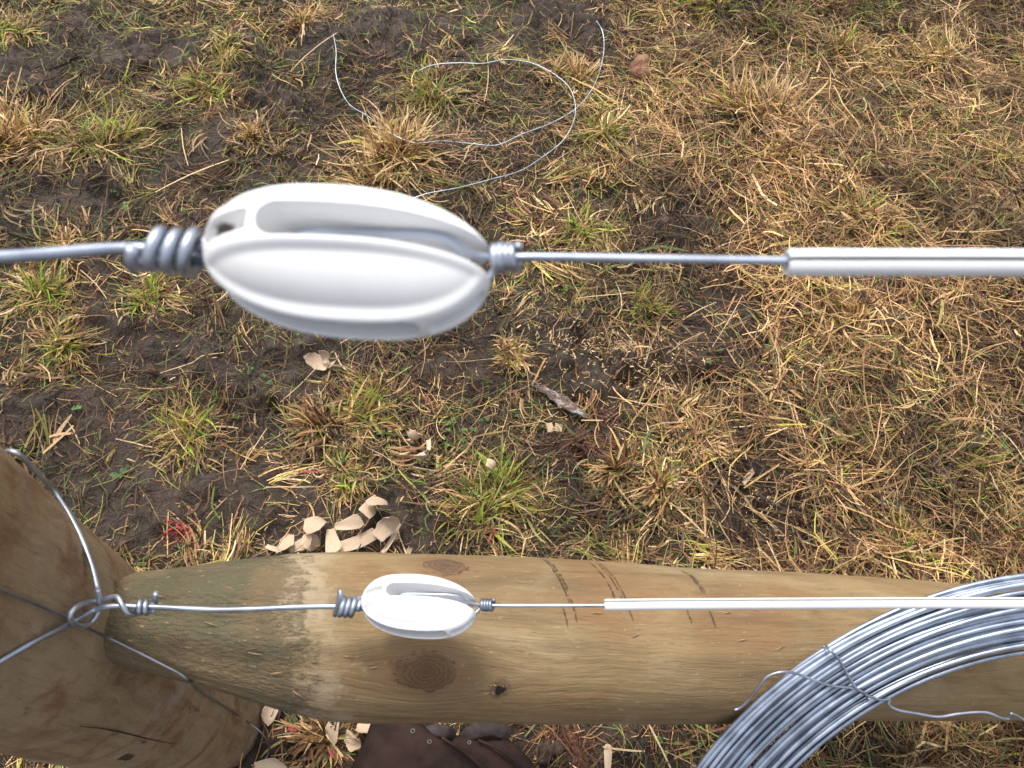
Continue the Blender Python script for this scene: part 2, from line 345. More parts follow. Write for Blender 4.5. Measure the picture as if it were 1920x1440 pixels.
def mat_bark():
    t = NT('lichen_bark'); v = t.coord(); n = t.noise(v, 70, 6, 0.7); n2 = t.noise(v, 38, 5, 0.7); n3 = t.noise(v, 300, 3)
    c = t.mix(t.ramp(n, 0.35, 0.65), (0.10, 0.065, 0.05), (0.26, 0.19, 0.155)); c = t.mix(t.ramp(n2, 0.54, 0.60, 0, 0.9), c, (0.44, 0.43, 0.40))
    c = t.mix(t.ramp(n3, 0.6, 0.7, 0, 0.6), c, (0.04, 0.025, 0.02))
    return t.set(Base_Color=c, Roughness=0.85, Normal=t.bump(t.math('ADD', n, n3), 1.0, 0.003))

M_MUD = mat_mud(); M_BLADE = mat_blade(); M_GALV = mat_galv('galvanised_wire'); M_COIL = mat_galv('bright_galvanised_wire', (0.47, 0.53, 0.62), 0.42, 0.10)
M_OFF = mat_galv('dull_loose_wire', (0.50, 0.54, 0.59), 0.45); M_THIN = mat_galv('thin_dark_wire', (0.36, 0.36, 0.37), 0.5)
M_SHAV = mat_shaving(); M_BARK = mat_bark()
M_SLEEVE = mat_white('white_sleeve', False, True)
M_LEATHER = mat_simple('brown_leather', (0.018, 0.010, 0.008), (0.036, 0.019, 0.015), 26, 0.8, 0.0022, spec=0.2, bs=0.9)
M_LEATHER2 = mat_simple('grey_leather_strap', (0.030, 0.022, 0.021), (0.062, 0.048, 0.045), 40, 0.75, 0.0016, spec=0.25, bs=0.9)
M_RIVET = mat_galv('worn_rivet', (0.26, 0.24, 0.23), 0.5)
M_CLOD = mat_simple('fibrous_clod', (0.16, 0.075, 0.045), (0.30, 0.17, 0.10), 60, 0.9, 0.004, (1, 1, 0.4), bs=1.0)
M_MUDCLOD = mat_simple('mud_clod', (0.040, 0.027, 0.019), (0.085, 0.058, 0.042), 60, 0.7, 0.004, bs=1.0)
M_ROOT = mat_simple('red_brown_root', (0.035, 0.018, 0.012), (0.16, 0.075, 0.045), 90, 0.9, 0.006, (0.12, 1, 1), bs=1.0)
M_CUT = mat_simple('cut_wood_bit', (0.38, 0.27, 0.17), (0.50, 0.37, 0.25), 60, 0.8, 0.001)

# ---------------------------------------------------------------- mesh helpers
def tag(o, label=None, cat=None, group=None, kind=None):
    if label: o['label'] = label
    if cat: o['category'] = cat
    if group: o['group'] = group
    if kind: o['kind'] = kind
    return o
def mk(name, verts, faces, mat=None, parent=None, smooth=True):
    me = bpy.data.meshes.new(name); me.from_pydata([tuple(map(float, v)) for v in verts], [], [tuple(map(int, f)) for f in faces]); me.update()
    if smooth: me.polygons.foreach_set('use_smooth', [True] * len(me.polygons))
    if mat: me.materials.append(mat)
    o = bpy.data.objects.new(name, me); col.objects.link(o)
    if parent: o.parent = parent
    return o
def mk_np(name, V, Q, mat, smooth=True, colors=None):
    me = bpy.data.meshes.new(name); nv = len(V); nf = len(Q); k = Q.shape[1]
    me.vertices.add(nv); me.vertices.foreach_set('co', V.astype(np.float32).ravel())
    me.loops.add(nf * k); me.loops.foreach_set('vertex_index', Q.astype(np.int32).ravel())
    me.polygons.add(nf); me.polygons.foreach_set('loop_start', np.arange(0, nf * k, k, dtype=np.int32))
    me.polygons.foreach_set('use_smooth', np.full(nf, smooth)); 
    if colors is not None:
        at = me.color_attributes.new('tone', 'FLOAT_COLOR', 'POINT')
        at.data.foreach_set('color', np.concatenate([colors, np.ones((nv, 1))], 1).astype(np.float32).ravel())
    me.materials.append(mat); me.update(calc_edges=True)
    o = bpy.data.objects.new(name, me); col.objects.link(o); return o
def empty(name, loc=(0, 0, 0)):
    o = bpy.data.objects.new(name, None); o.location = Vector([float(q) for q in loc]); o.empty_display_size = 0.02; col.objects.link(o); return o
def adopt(child, root):     # child built in world coordinates, root translated only
    child.parent = root; child.matrix_parent_inverse = Matrix.Translation(-root.location); return child
def catmull(P, n=8, closed=False):
    P = [np.asarray(p, float) for p in P]; out = []
    m = len(P); segs = m if closed else m - 1
    for i in range(segs):
        p1, p2 = P[i], P[(i + 1) % m]
        p0 = P[(i - 1) % m] if (closed or i > 0) else 2 * p1 - p2
        p3 = P[(i + 2) % m] if (closed or i < m - 2) else 2 * p2 - p1
        t0 = 0; t1 = t0 + max(np.linalg.norm(p1 - p0), 1e-6) ** .5; t2 = t1 + max(np.linalg.norm(p2 - p1), 1e-6) ** .5; t3 = t2 + max(np.linalg.norm(p3 - p2), 1e-6) ** .5
        for k in range(n):
            t = t1 + (t2 - t1) * k / n
            A1 = (t1 - t) / (t1 - t0) * p0 + (t - t0) / (t1 - t0) * p1; A2 = (t2 - t) / (t2 - t1) * p1 + (t - t1) / (t2 - t1) * p2; A3 = (t3 - t) / (t3 - t2) * p2 + (t - t2) / (t3 - t2) * p3
            B1 = (t2 - t) / (t2 - t0) * A1 + (t - t0) / (t2 - t0) * A2; B2 = (t3 - t) / (t3 - t1) * A2 + (t - t1) / (t3 - t1) * A3
            out.append((t2 - t) / (t2 - t1) * B1 + (t - t1) / (t2 - t1) * B2)
    if not closed: out.append(P[-1])
    return out
def tube_vf(P, r, seg=10, closed=False, base=0):
    P = np.array(P, float); n = len(P); R = np.full(n, r) if np.isscalar(r) else np.asarray(r)
    T = np.gradient(P, axis=0) if not closed else np.roll(P, -1, 0) - np.roll(P, 1, 0)
    T /= np.maximum(np.linalg.norm(T, axis=1, keepdims=True), 1e-9)
    ref = np.array([0, 0, 1.]) if abs(T[0][2]) < 0.9 else np.array([1., 0, 0])
    N = ref - ref.dot(T[0]) * T[0]; N /= np.linalg.norm(N); V = []
    for i in range(n):
        N = N - N.dot(T[i]) * T[i]; N /= np.linalg.norm(N); B = np.cross(T[i], N)
        for k in range(seg):
            a = 2 * math.pi * k / seg; V.append(P[i] + R[i] * (math.cos(a) * N + math.sin(a) * B))
    Fc = []
    for i in range(n if closed else n - 1):
        j = (i + 1) % n
        for k in range(seg):
            l = (k + 1) % seg; Fc.append((base + i * seg + k, base + i * seg + l, base + j * seg + l, base + j * seg + k))
    if not closed:
        Fc.append(tuple(base + k for k in range(seg))[::-1]); Fc.append(tuple(base + (n - 1) * seg + k for k in range(seg)))
    return V, Fc
def tubes(name, lines, mat, parent=None, seg=10):
    V, Fc = [], []
    for (P, r) in lines:
        v, f = tube_vf(P, r, seg, False, len(V)); V += v; Fc += f
    return mk(name, V, Fc, mat, parent)
def pillow(outline, h0, h1, rings=6, power=2.0, jit=0.0, seed=0):
    """closed cushion body over an outline (list of xyz); h0 below, h1 above"""
    O = np.array(outline, float); c = O.mean(0); n = len(O); V = []; Fc = []; rr = np.random.default_rng(seed)
    for sgn, h in ((1, h1), (-1, h0)):
        for k in range(rings + 1):
            s = 1 - k / (rings + 0.0) * 0.97; hh = h * (1 - s ** power) ** (1 / power)
            if sgn == -1 and k == 0: continue
            for p in O:
                q = c + (p - c) * s; V.append((q[0] + jit * rr.normal(), q[1] + jit * rr.normal(), q[2] + sgn * hh + jit * rr.normal()))
    def ring(side, k):
        if k == 0: return 0
        return (k * n) if side == 0 else ((rings + 1) * n + (k - 1) * n)
    for side in (0, 1):
        for k in range(rings):
            a, b = ring(side, k), ring(side, k + 1)
            for i in range(n):
                j = (i + 1) % n; q = (a + i, a + j, b + j, b + i); Fc.append(q if side == 0 else q[::-1])
        last = ring(side, rings); q = tuple(last + i for i in range(n)); Fc.append(q if side == 0 else q[::-1])
    return V, Fc

# ---------------------------------------------------------------- ground: one sheet, fine where the camera looks
def axis_steps(lo, hi, step, far, grow=1.22):
    a = list(np.arange(lo, hi, step)); s = step; x = hi
    up = []
    while x < far: up.append(x); s *= grow; x += s
    dnn = []; s = step; x = lo
    while True:
        s *= grow; x -= s; dnn.append(x)
        if x < -far: break
    return np.array(dnn[::-1] + a + up)
gx = axis_steps(-1.35, 1.75, 0.0062, 600); gy = axis_steps(-0.1, 2.3, 0.0062, 600)
GX, GY = np.meshgrid(gx, gy); GZ = ground_z(GX.ravel(), GY.ravel())
V = np.stack([GX.ravel(), GY.ravel(), GZ], 1); nx = len(gx); ny = len(gy)
I = (np.arange(ny - 1)[:, None] * nx + np.arange(nx - 1)[None, :]).ravel()
g = mk_np('ground', V, np.stack([I, I + 1, I + 1 + nx, I + nx], 1), M_MUD); tag(g, kind='structure')

# ---------------------------------------------------------------- post
POST = np.array([-0.361, 0.158]); PR = 0.090
def post_pt(px, py, off=0.002, back=False):
    r = ray(px, py); o = np.array([0, 0, CAM_Z]) ; a = r[0] ** 2 + r[1] ** 2; b = 2 * (r[0] * (-POST[0]) + r[1] * (-POST[1])); c = POST @ POST - (PR + off) ** 2
    D = b * b - 4 * a * c
    if D < 0: t = -b / (2 * a)
    else: t = (-b + (1 if back else -1) * math.sqrt(D)) / (2 * a)
    return o + r * t
nz, na = 150, 140; V = []; Fc = []
pz = np.linspace(-0.08, 1.16, nz); pa = np.linspace(0, 2 * math.pi, na, endpoint=False)
AZ, AA = np.meshgrid(pz, pa, indexing='ij')
rad = PR + 0.0035 * vnoise(AA * 0.09, AZ, 0.09, 31) * np.cos(AA / 2) ** 2 + 0.003 * vnoise(np.cos(AA) * 0.1 + 2, np.sin(AA) * 0.1 + AZ * 0.5, 0.07, 33) + 0.0012 * vnoise(np.cos(AA) * 0.1, np.sin(AA) * 0.1 + AZ * 0.2, 0.012, 34)
rad += -0.006 * np.clip((AZ - 1.13) / 0.03, 0, 1) ** 2
V = np.stack([rad * np.cos(AA), rad * np.sin(AA), AZ], -1).reshape(-1, 3)
Fc = [(i * na + k, i * na + (k + 1) % na, (i + 1) * na + (k + 1) % na, (i + 1) * na + k) for i in range(nz - 1) for k in range(na)]
Fc.append(tuple((nz - 1) * na + k for k in range(na)))
pk = []
for (px, py, r) in ((238, 1420, 0.0065), (150, 1340, 0.006)):
    q = post_pt(px, py, 0); pk.append((q[0] - POST[0], q[1] - POST[1], q[2], r))
proot = empty('fence_post', (POST[0], POST[1], 0))
M_POST = mat_post(pk[:1])
b = mk('post_log', V, Fc, M_POST, proot)
# split in the post
cr = [post_pt(*q, off=0.0004) for q in ((150, 1362), (190, 1366), (235, 1375), (275, 1385), (330, 1396))]
cr = [c - np.array([POST[0], POST[1], 0]) for c in catmull(cr, 6)]
tubes('crack', [(cr, [0.0002 + 0.0004 * math.sin(math.pi * i / (len(cr) - 1)) for i in range(len(cr))])], mat_simple('dark_crack', (0.02, 0.012, 0.008), (0.04, 0.02, 0.012)), proot, 6)
tag(proot, "thick round brown wooden fence post standing at the left, wrapped by the wire", 'post')

# ---------------------------------------------------------------- stay (slanting log)
ST = [(192, 1160, 58), (196, 1160, 69), (244, 1157, 86), (300, 1161, 97), (355, 1165, 107), (444, 1170, 123), (533, 1178, 140), (622, 1187, 151), (700, 1190, 153),
      (850, 1191, 151), (1000, 1193, 149), (1200, 1199, 143), (1400, 1206, 137), (1700, 1216, 127), (1900, 1222, 121)]
# straight axis through two well measured stations
SR = 0.073
PA = U(700, 1190, F_PX * SR / 153); PB = U(1700, 1216, F_PX * SR / 127)
ax = (PB - PA) / np.linalg.norm(PB - PA)
def st_at(px, py):      # closest point of the axis to the ray
    r = ray(px, py); r = r / np.linalg.norm(r); o = np.array([0, 0, CAM_Z]); w0 = PA - o; bb = ax @ r; d = ax @ w0; e = r @ w0
    s = (bb * e - d) / (1 - bb * bb); return s
s_list = [st_at(p[0], p[1]) for p in ST]
SO = PA + ax * s_list[0]       # origin: left end
stations = []
YO = []
for (p, s) in zip(ST, s_list):
    P = PA + ax * s; cpx = C3.T @ (P - np.array([0, 0, CAM_Z])); cpy = cpx[1] / cpx[2] * F_PX + 720; YO.append((cpy - p[1]) * cpx[2] / F_PX if p[0] < 690 else 0.0); dep = (C3.T @ (P - np.array([0, 0, CAM_Z])))[2]; stations.append((s - s_list[0], p[2] * dep / F_PX * 0.985, dep))
print('stations', [(round(a, 3), round(r, 4), round(d, 3)) for a, r, d in stations], 'origin', SO, 'axis', ax)
LX = Vector(ax); LY = Vector((0, 0, 1)).cross(LX).normalized(); LZ = LX.cross(LY)
SM = Matrix(((LX[0], LY[0], LZ[0], SO[0]), (LX[1], LY[1], LZ[1], SO[1]), (LX[2], LY[2], LZ[2], SO[2]), (0, 0, 0, 1)))
SMi = SM.inverted()
def rad_at(s): return float(np.interp(s, [q[0] for q in stations], [q[1] for q in stations]))
def yoff(s): return np.interp(s, [q[0] for q in stations], YO)
def stay_hit(px, py):
    o = np.array(SMi @ Vector((0, 0, CAM_Z))); d = np.array(SMi.to_3x3() @ Vector(ray(px, py)))
    R = 0.07; o0 = o.copy(); sh = 0.0
    for _ in range(10):
        o = o0 - np.array([0, sh, 0]); a = d[1] ** 2 + d[2] ** 2; bq = 2 * (o[1] * d[1] + o[2] * d[2]); c = o[1] ** 2 + o[2] ** 2 - R * R
        D = max(bq * bq - 4 * a * c, 0); t = (-bq - math.sqrt(D)) / (2 * a); P = o + d * t; R = rad_at(P[0]); sh = float(yoff(P[0]))
    return P + np.array([0, sh, 0])
LEN = 1.95
xs = np.concatenate([np.linspace(0, 0.02, 8)[:-1], np.linspace(0.02, 0.3, 70)[:-1], np.linspace(0.3, 1.1, 150)[:-1], np.linspace(1.1, LEN, 30)])
nA = 160; A = np.linspace(0, 2 * math.pi, nA, endpoint=False); XX, AA = np.meshgrid(xs, A, indexing='ij')
Rr = np.interp(XX, [q[0] for q in stations], [q[1] for q in stations])
ya, za = np.cos(AA) * 0.08, np.sin(AA) * 0.08
Rr = Rr + 0.0022 * vnoise(ya + 3, XX * 0.45 + za, 0.05, 41) + 0.0016 * vnoise(ya, XX * 0.12 + za * 1.3, 0.012, 42)
Rr += 0.0028 * vnoise(ya * 1.1, XX * 0.5 + za, 0.03, 43) * np.clip((0.22 - XX) / 0.05, 0, 1)
kn_px = [(833, 1066, 0.0125, (0.17, 0.110, 0.080)), (801, 1260, 0.0170, (0.135, 0.080, 0.040))]
kn = []
for (px, py, r, kc) in kn_px:
    P = stay_hit(px, py); kn.append((P[0], P[1], P[2], r, kc))
    d2 = (0.72 * (XX - P[0])) ** 2 + (Rr * np.cos(AA) - P[1]) ** 2 + (Rr * np.sin(AA) - P[2]) ** 2
    Rr += 0.0020 * np.exp(-d2 / (r * 1.6) ** 2)
hole = stay_hit(936, 1291)
d2 = (XX - hole[0]) ** 2 + (Rr * np.cos(AA) - hole[1]) ** 2 + (Rr * np.sin(AA) - hole[2]) ** 2
Rr += 0.0015 * np.exp(-d2 / 0.012 ** 2)
V = np.stack([XX, Rr * np.cos(AA) + yoff(XX), Rr * np.sin(AA)], -1).reshape(-1, 3); nX = len(xs)
Fc = [(i * nA + k, i * nA + (k + 1) % nA, (i + 1) * nA + (k + 1) % nA, (i + 1) * nA + k)[::-1] for i in range(nX - 1) for k in range(nA)]
Fc += [tuple(range(nA)), tuple((nX - 1) * nA + k for k in range(nA))[::-1]]
def lx(px, py): return stay_hit(px, py)
kerfs = []
for (px, py0, py1, a, w) in ((1040, 1050, 1130, 0.55, 0.0016), (1052, 1052, 1165, 0.6, 0.0012), (1130, 1058, 1125, 0.7, 0.0014), (1142, 1058, 1125, 0.6, 0.0012), (1150, 1056, 1160, 0.45, 0.0010),
                             (1292, 1145, 1168, 0.9, 0.0012), (1336, 1148, 1175, 0.9, 0.0012), (1061, 1140, 1175, 0.7, 0.0010), (1300, 1070, 1110, 0.5, 0.003)):
    a0, a1 = stay_hit(px, py0), stay_hit(px, py1); sl = -(a1[0] - a0[0]) / (a1[1] - a0[1] + 1e-9) ; slx = 0.18
    ym = (a0[1] + a1[1]) / 2; kerfs.append((a0[0] * 0.5 + a1[0] * 0.5 + ym * slx, w, min(a0[1], a1[1]), max(a0[1], a1[1]), a, slx))
sroot = empty('wooden_stay', SO)
sroot.rotation_euler = SM.to_euler()
b = mk('stay_log', V, Fc, mat_stay(kn, tuple(hole), kerfs), sroot)
# nail hole: raised black disc painted for the shade inside, with torn splinters
hn = np.array([0, hole[1], hole[2]]); hn /= np.linalg.norm(hn); hx = np.array([1., 0, 0]); hb = np.cross(hn, hx)
Vh = []; Fh = []
for k in range(14):
    a = 2 * math.pi * k / 14; r = 0.0042 * (1 + 0.25 * math.sin(3 * a + 1))
    Vh.append(hole + hn * 0.0023 + (hx * math.cos(a) + hb * math.sin(a)) * r)
for k in range(14):
    a = 2 * math.pi * k / 14; Vh.append(hole + hn * 0.0025 + (hx * math.cos(a) + hb * math.sin(a)) * 0.0022)
Fh = [(k, (k + 1) % 14, 14 + (k + 1) % 14, 14 + k) for k in range(14)] + [tuple(14 + k for k in range(14))]
mk('nail_hole_shade_disc', Vh, Fh, mat_simple('painted_hole_shade', (0.012, 0.008, 0.006), (0.02, 0.012, 0.008)), sroot)
M_SPL = mat_simple('torn_splinter', (0.26, 0.15, 0.08), (0.42, 0.29, 0.17), 200)
for k in range(9):
    a = random.uniform(0, 6.28); r0 = random.uniform(0.003, 0.007); L = random.uniform(0.002, 0.007)
    d = hx * math.cos(a) * 1.3 + hb * math.sin(a); P0 = hole + hn * 0.0012 + d * r0; P1 = P0 + (d + hx * random.choice((-1.2, 1.2))) * L * 0.5 + hn * random.uniform(0.0003, 0.0015); 
    tubes('splinter', [([P0, (P0 + P1) / 2 + hn * 0.0006, P1], [0.0006, 0.0005, 0.0002])], M_SPL, sroot, 5)
# small raised fibres along the log
for (px, py) in [(395, 1170), (658, 1230), (700, 1250), (735, 1240), (480, 1225), (300, 1120), (430, 1105), (520, 1260), (1190, 1192), (1390, 1200), (1360, 1150), (1460, 1215), (1120, 1150), (560, 1300)]:
    P = stay_hit(px, py); n_ = np.array([0, P[1], P[2]]); n_ /= np.linalg.norm(n_); a = random.uniform(-0.6, 0.6); d = np.array([math.cos(a), 0, 0]) + np.cross(n_, hx) * math.sin(a)
    L = random.uniform(0.003, 0.007); tubes('splinter', [([P - d * L, P + n_ * 0.0015, P + d * L + n_ * 0.0022], [0.0003, 0.0007, 0.0002])], M_SPL, sroot, 5)
tag(sroot, "long round wooden stay log slanting from the post along the bottom, with two knots", 'log')

# ---------------------------------------------------------------- insulators
def ss(x, e0, e1):
    q = np.clip((x - e0) / (e1 - e0), 0, 1); return q * q * (3 - 2 * q)
INS = {}
def insulator_mesh():
    a, bb, w = 0.0432, 0.0238, 0.0105; nt, nth = 200, 260
    T = -np.cos(np.linspace(0, math.pi, nt)) * 0.9995; TH = np.linspace(0, 2 * math.pi, nth, endpoint=False); TT, HH = np.meshgrid(T, TH, indexing='ij')
    Ts = np.clip(TT + 0.20 * (1 - TT ** 2) * np.cos(HH - math.radians(30)), -0.9995, 0.9995)
    R = bb * (1 - np.abs(Ts) ** np.where(Ts < 0, 2.75, 2.3)) ** 0.5
    dA = np.abs(R * np.cos(HH)) - w / 2; dB = np.abs(R * np.sin(HH)) - w / 2      # distance beyond the edges of the two slots
    m = ss(np.minimum(dA, dB), 0.0008, 0.0046) * ss(np.abs(TT), 0.97, 0.85)
    R = R - m * (0.0010 + 0.0014 * np.clip(1 - TT ** 2, 0, 1))
    V = np.stack([TT * a, R * np.cos(HH), R * np.sin(HH)], -1).reshape(-1, 3); V = np.concatenate([V, [[-a, 0, 0], [a, 0, 0]]])
    n = nt * nth; Fq = [(i * nth + k, (i + 1) * nth + k, (i + 1) * nth + (k + 1) % nth, i * nth + (k + 1) % nth) for i in range(nt - 1) for k in range(nth)]
    Fq += [(n, k, (k + 1) % nth) for k in range(nth)] + [((nt - 1) * nth + (k + 1) % nth, (nt - 1) * nth + k, n + 1) for k in range(nth)]
    base = mk('insulator_blank', V, Fq); cut = []
    def cutter(sx, axis, sgn, x0, x1, wd, floor_f, depth=0.05):
        """stadium shaped prism cut down to a floor; axis 0: slot opens along z, 1: along y"""
        out = []; k = 16
        for q in range(k + 1):
            an = math.pi / 2 + math.pi * q / k; out.append((x0 + wd / 2 + wd / 2 * math.cos(an), wd / 2 * math.sin(an)))
        for x in np.linspace(x0 + wd / 2 + .002, x1, 24): out.append((x, -wd / 2))
        for x in np.linspace(x1, x0 + wd / 2 + .002, 24): out.append((x, wd / 2))
        m_ = len(out); Vc_ = []
        # floor built as strips so that it can follow the profile
        xs_ = sorted(set(round(p[0], 7) for p in out)); low, up = [], []
        for x in xs_:
            hw_ = wd / 2 if x > x0 + wd / 2 else math.sqrt(max((wd / 2) ** 2 - (x - x0 - wd / 2) ** 2, 1e-9))
            f = floor_f(x / a)
            for v in (-hw_, hw_):
                low.append((x, v, f)); up.append((x, v, depth))
        allv = low + up; M_ = len(low); F_ = []
        for i in range(len(xs_) - 1):
            b0 = 2 * i; F_.append((b0, b0 + 1, b0 + 3, b0 + 2)); F_.append((M_ + b0, M_ + b0 + 2, M_ + b0 + 3, M_ + b0 + 1))
            F_.append((b0, b0 + 2, M_ + b0 + 2, M_ + b0)); F_.append((b0 + 1, M_ + b0 + 1, M_ + b0 + 3, b0 + 3))
        F_.append((0, M_, M_ + 1, 1)); e = M_ - 2; F_.append((e, e + 1, M_ + e + 1, M_ + e))
        Vv = []
        for (x, v, u) in allv:
            X = x * sx
            Vv.append((X, v, u * sgn) if axis == 0 else (X, u * sgn, v))
        o = mk('slot_cutter', Vv, F_)
        bm = __import__('bmesh').new(); bm.from_mesh(o.data); __import__('bmesh').ops.recalc_face_normals(bm, faces=bm.faces); bm.to_mesh(o.data); bm.free()
        cut.append(o)
    def floor_f(t): return -0.0005 if t > 0.80 else bb * 0.27 * math.sqrt(max(1 - (max(t, 0) / 0.80) ** 4, 0)) - 0.0005
    for axis, sx in ((0, 1), (1, -1)):
        for sgn in (1, -1):
            cutter(sx, axis, sgn, -0.0225, 0.06, w, floor_f)
    # shallow moulded pockets at the closed ends
    for axis, sx in ((0, 1), (1, -1)):
        for sgn in (1, -1):
            def pf(t): return bb * math.sqrt(max(1 - abs(min(max(t - .03, -0.97), 0)) ** 2.3, 0)) - 0.0006 - 0.0050 * max(0, min(1, (t + 0.95) / 0.37))
            cutter(sx, axis, sgn, -0.0410, -0.0252, w * .62, pf)
    for c in cut:
        md = base.modifiers.new('cut', 'BOOLEAN'); md.operation = 'DIFFERENCE'; md.object = c; md.solver = 'EXACT'
    rm = base.modifiers.new('r', 'REMESH'); rm.mode = 'VOXEL'; rm.voxel_size = 0.00042; rm.use_smooth_shade = True
    sm = base.modifiers.new('s', 'SMOOTH'); sm.factor = 0.5; sm.iterations = 7
    dg = bpy.context.evaluated_depsgraph_get(); me = bpy.data.meshes.new_from_object(base.evaluated_get(dg))
    for c in cut + [base]: bpy.data.objects.remove(c, do_unlink=True)
    print('insulator verts', len(me.vertices)); me.polygons.foreach_set('use_smooth', [True] * len(me.polygons)); return me
def make_insulator(name, ctr, dirx, phi, mat):
    me = insulator_mesh() if 'm' not in INS else INS['m'].copy(); INS['m'] = me if 'm' not in INS else INS['m']
    o = bpy.data.objects.new(name, me); col.objects.link(o); me.materials.clear(); me.materials.append(mat)
    X = Vector(dirx).normalized(); Y = Vector((0, 0, 1)).cross(X).normalized(); Zl = X.cross(Y)
    view = Vector((0, 0, CAM_Z)) - Vector(ctr); B = Matrix.Rotation(math.radians(-2.0), 3, view) @ Matrix((X, Y, Zl)).transposed() @ Matrix.Rotation(phi, 3, 'X')
    M = B.to_4x4(); M.translation = Vector(ctr); o.matrix_world = M
    return o, M

def helix(p0, p1, r, turns, phase, ref=(0, 0, 1), per=16, r1=None, slant=0.0, slph=0.0):
    p0, p1 = np.array(p0), np.array(p1); d = p1 - p0; L = np.linalg.norm(d); d = d / L; ref = np.array(ref, float); u = ref - ref.dot(d) * d; u /= np.linalg.norm(u); w = np.cross(d, u)
    n = int(abs(turns) * per); out = []
    for i in range(n + 1):
        t = i / n; a = phase + 2 * math.pi * turns * t; rr = r if r1 is None else r * (1 - t) + r1 * t
        rr = rr * (1 + 0.05 * math.sin(a * .37 + 1)); out.append(p0 + d * (L * t + slant * math.cos(a + slph)) + rr * (math.cos(a) * u + math.sin(a) * w))
    return out
RT, RW = 0.0020, 0.00135     # thick wire, thin wire radius

def strand_line(pxa, pya, da, pxb, pyb, db): return U(pxa, pya, da), U(pxb, pyb, db)

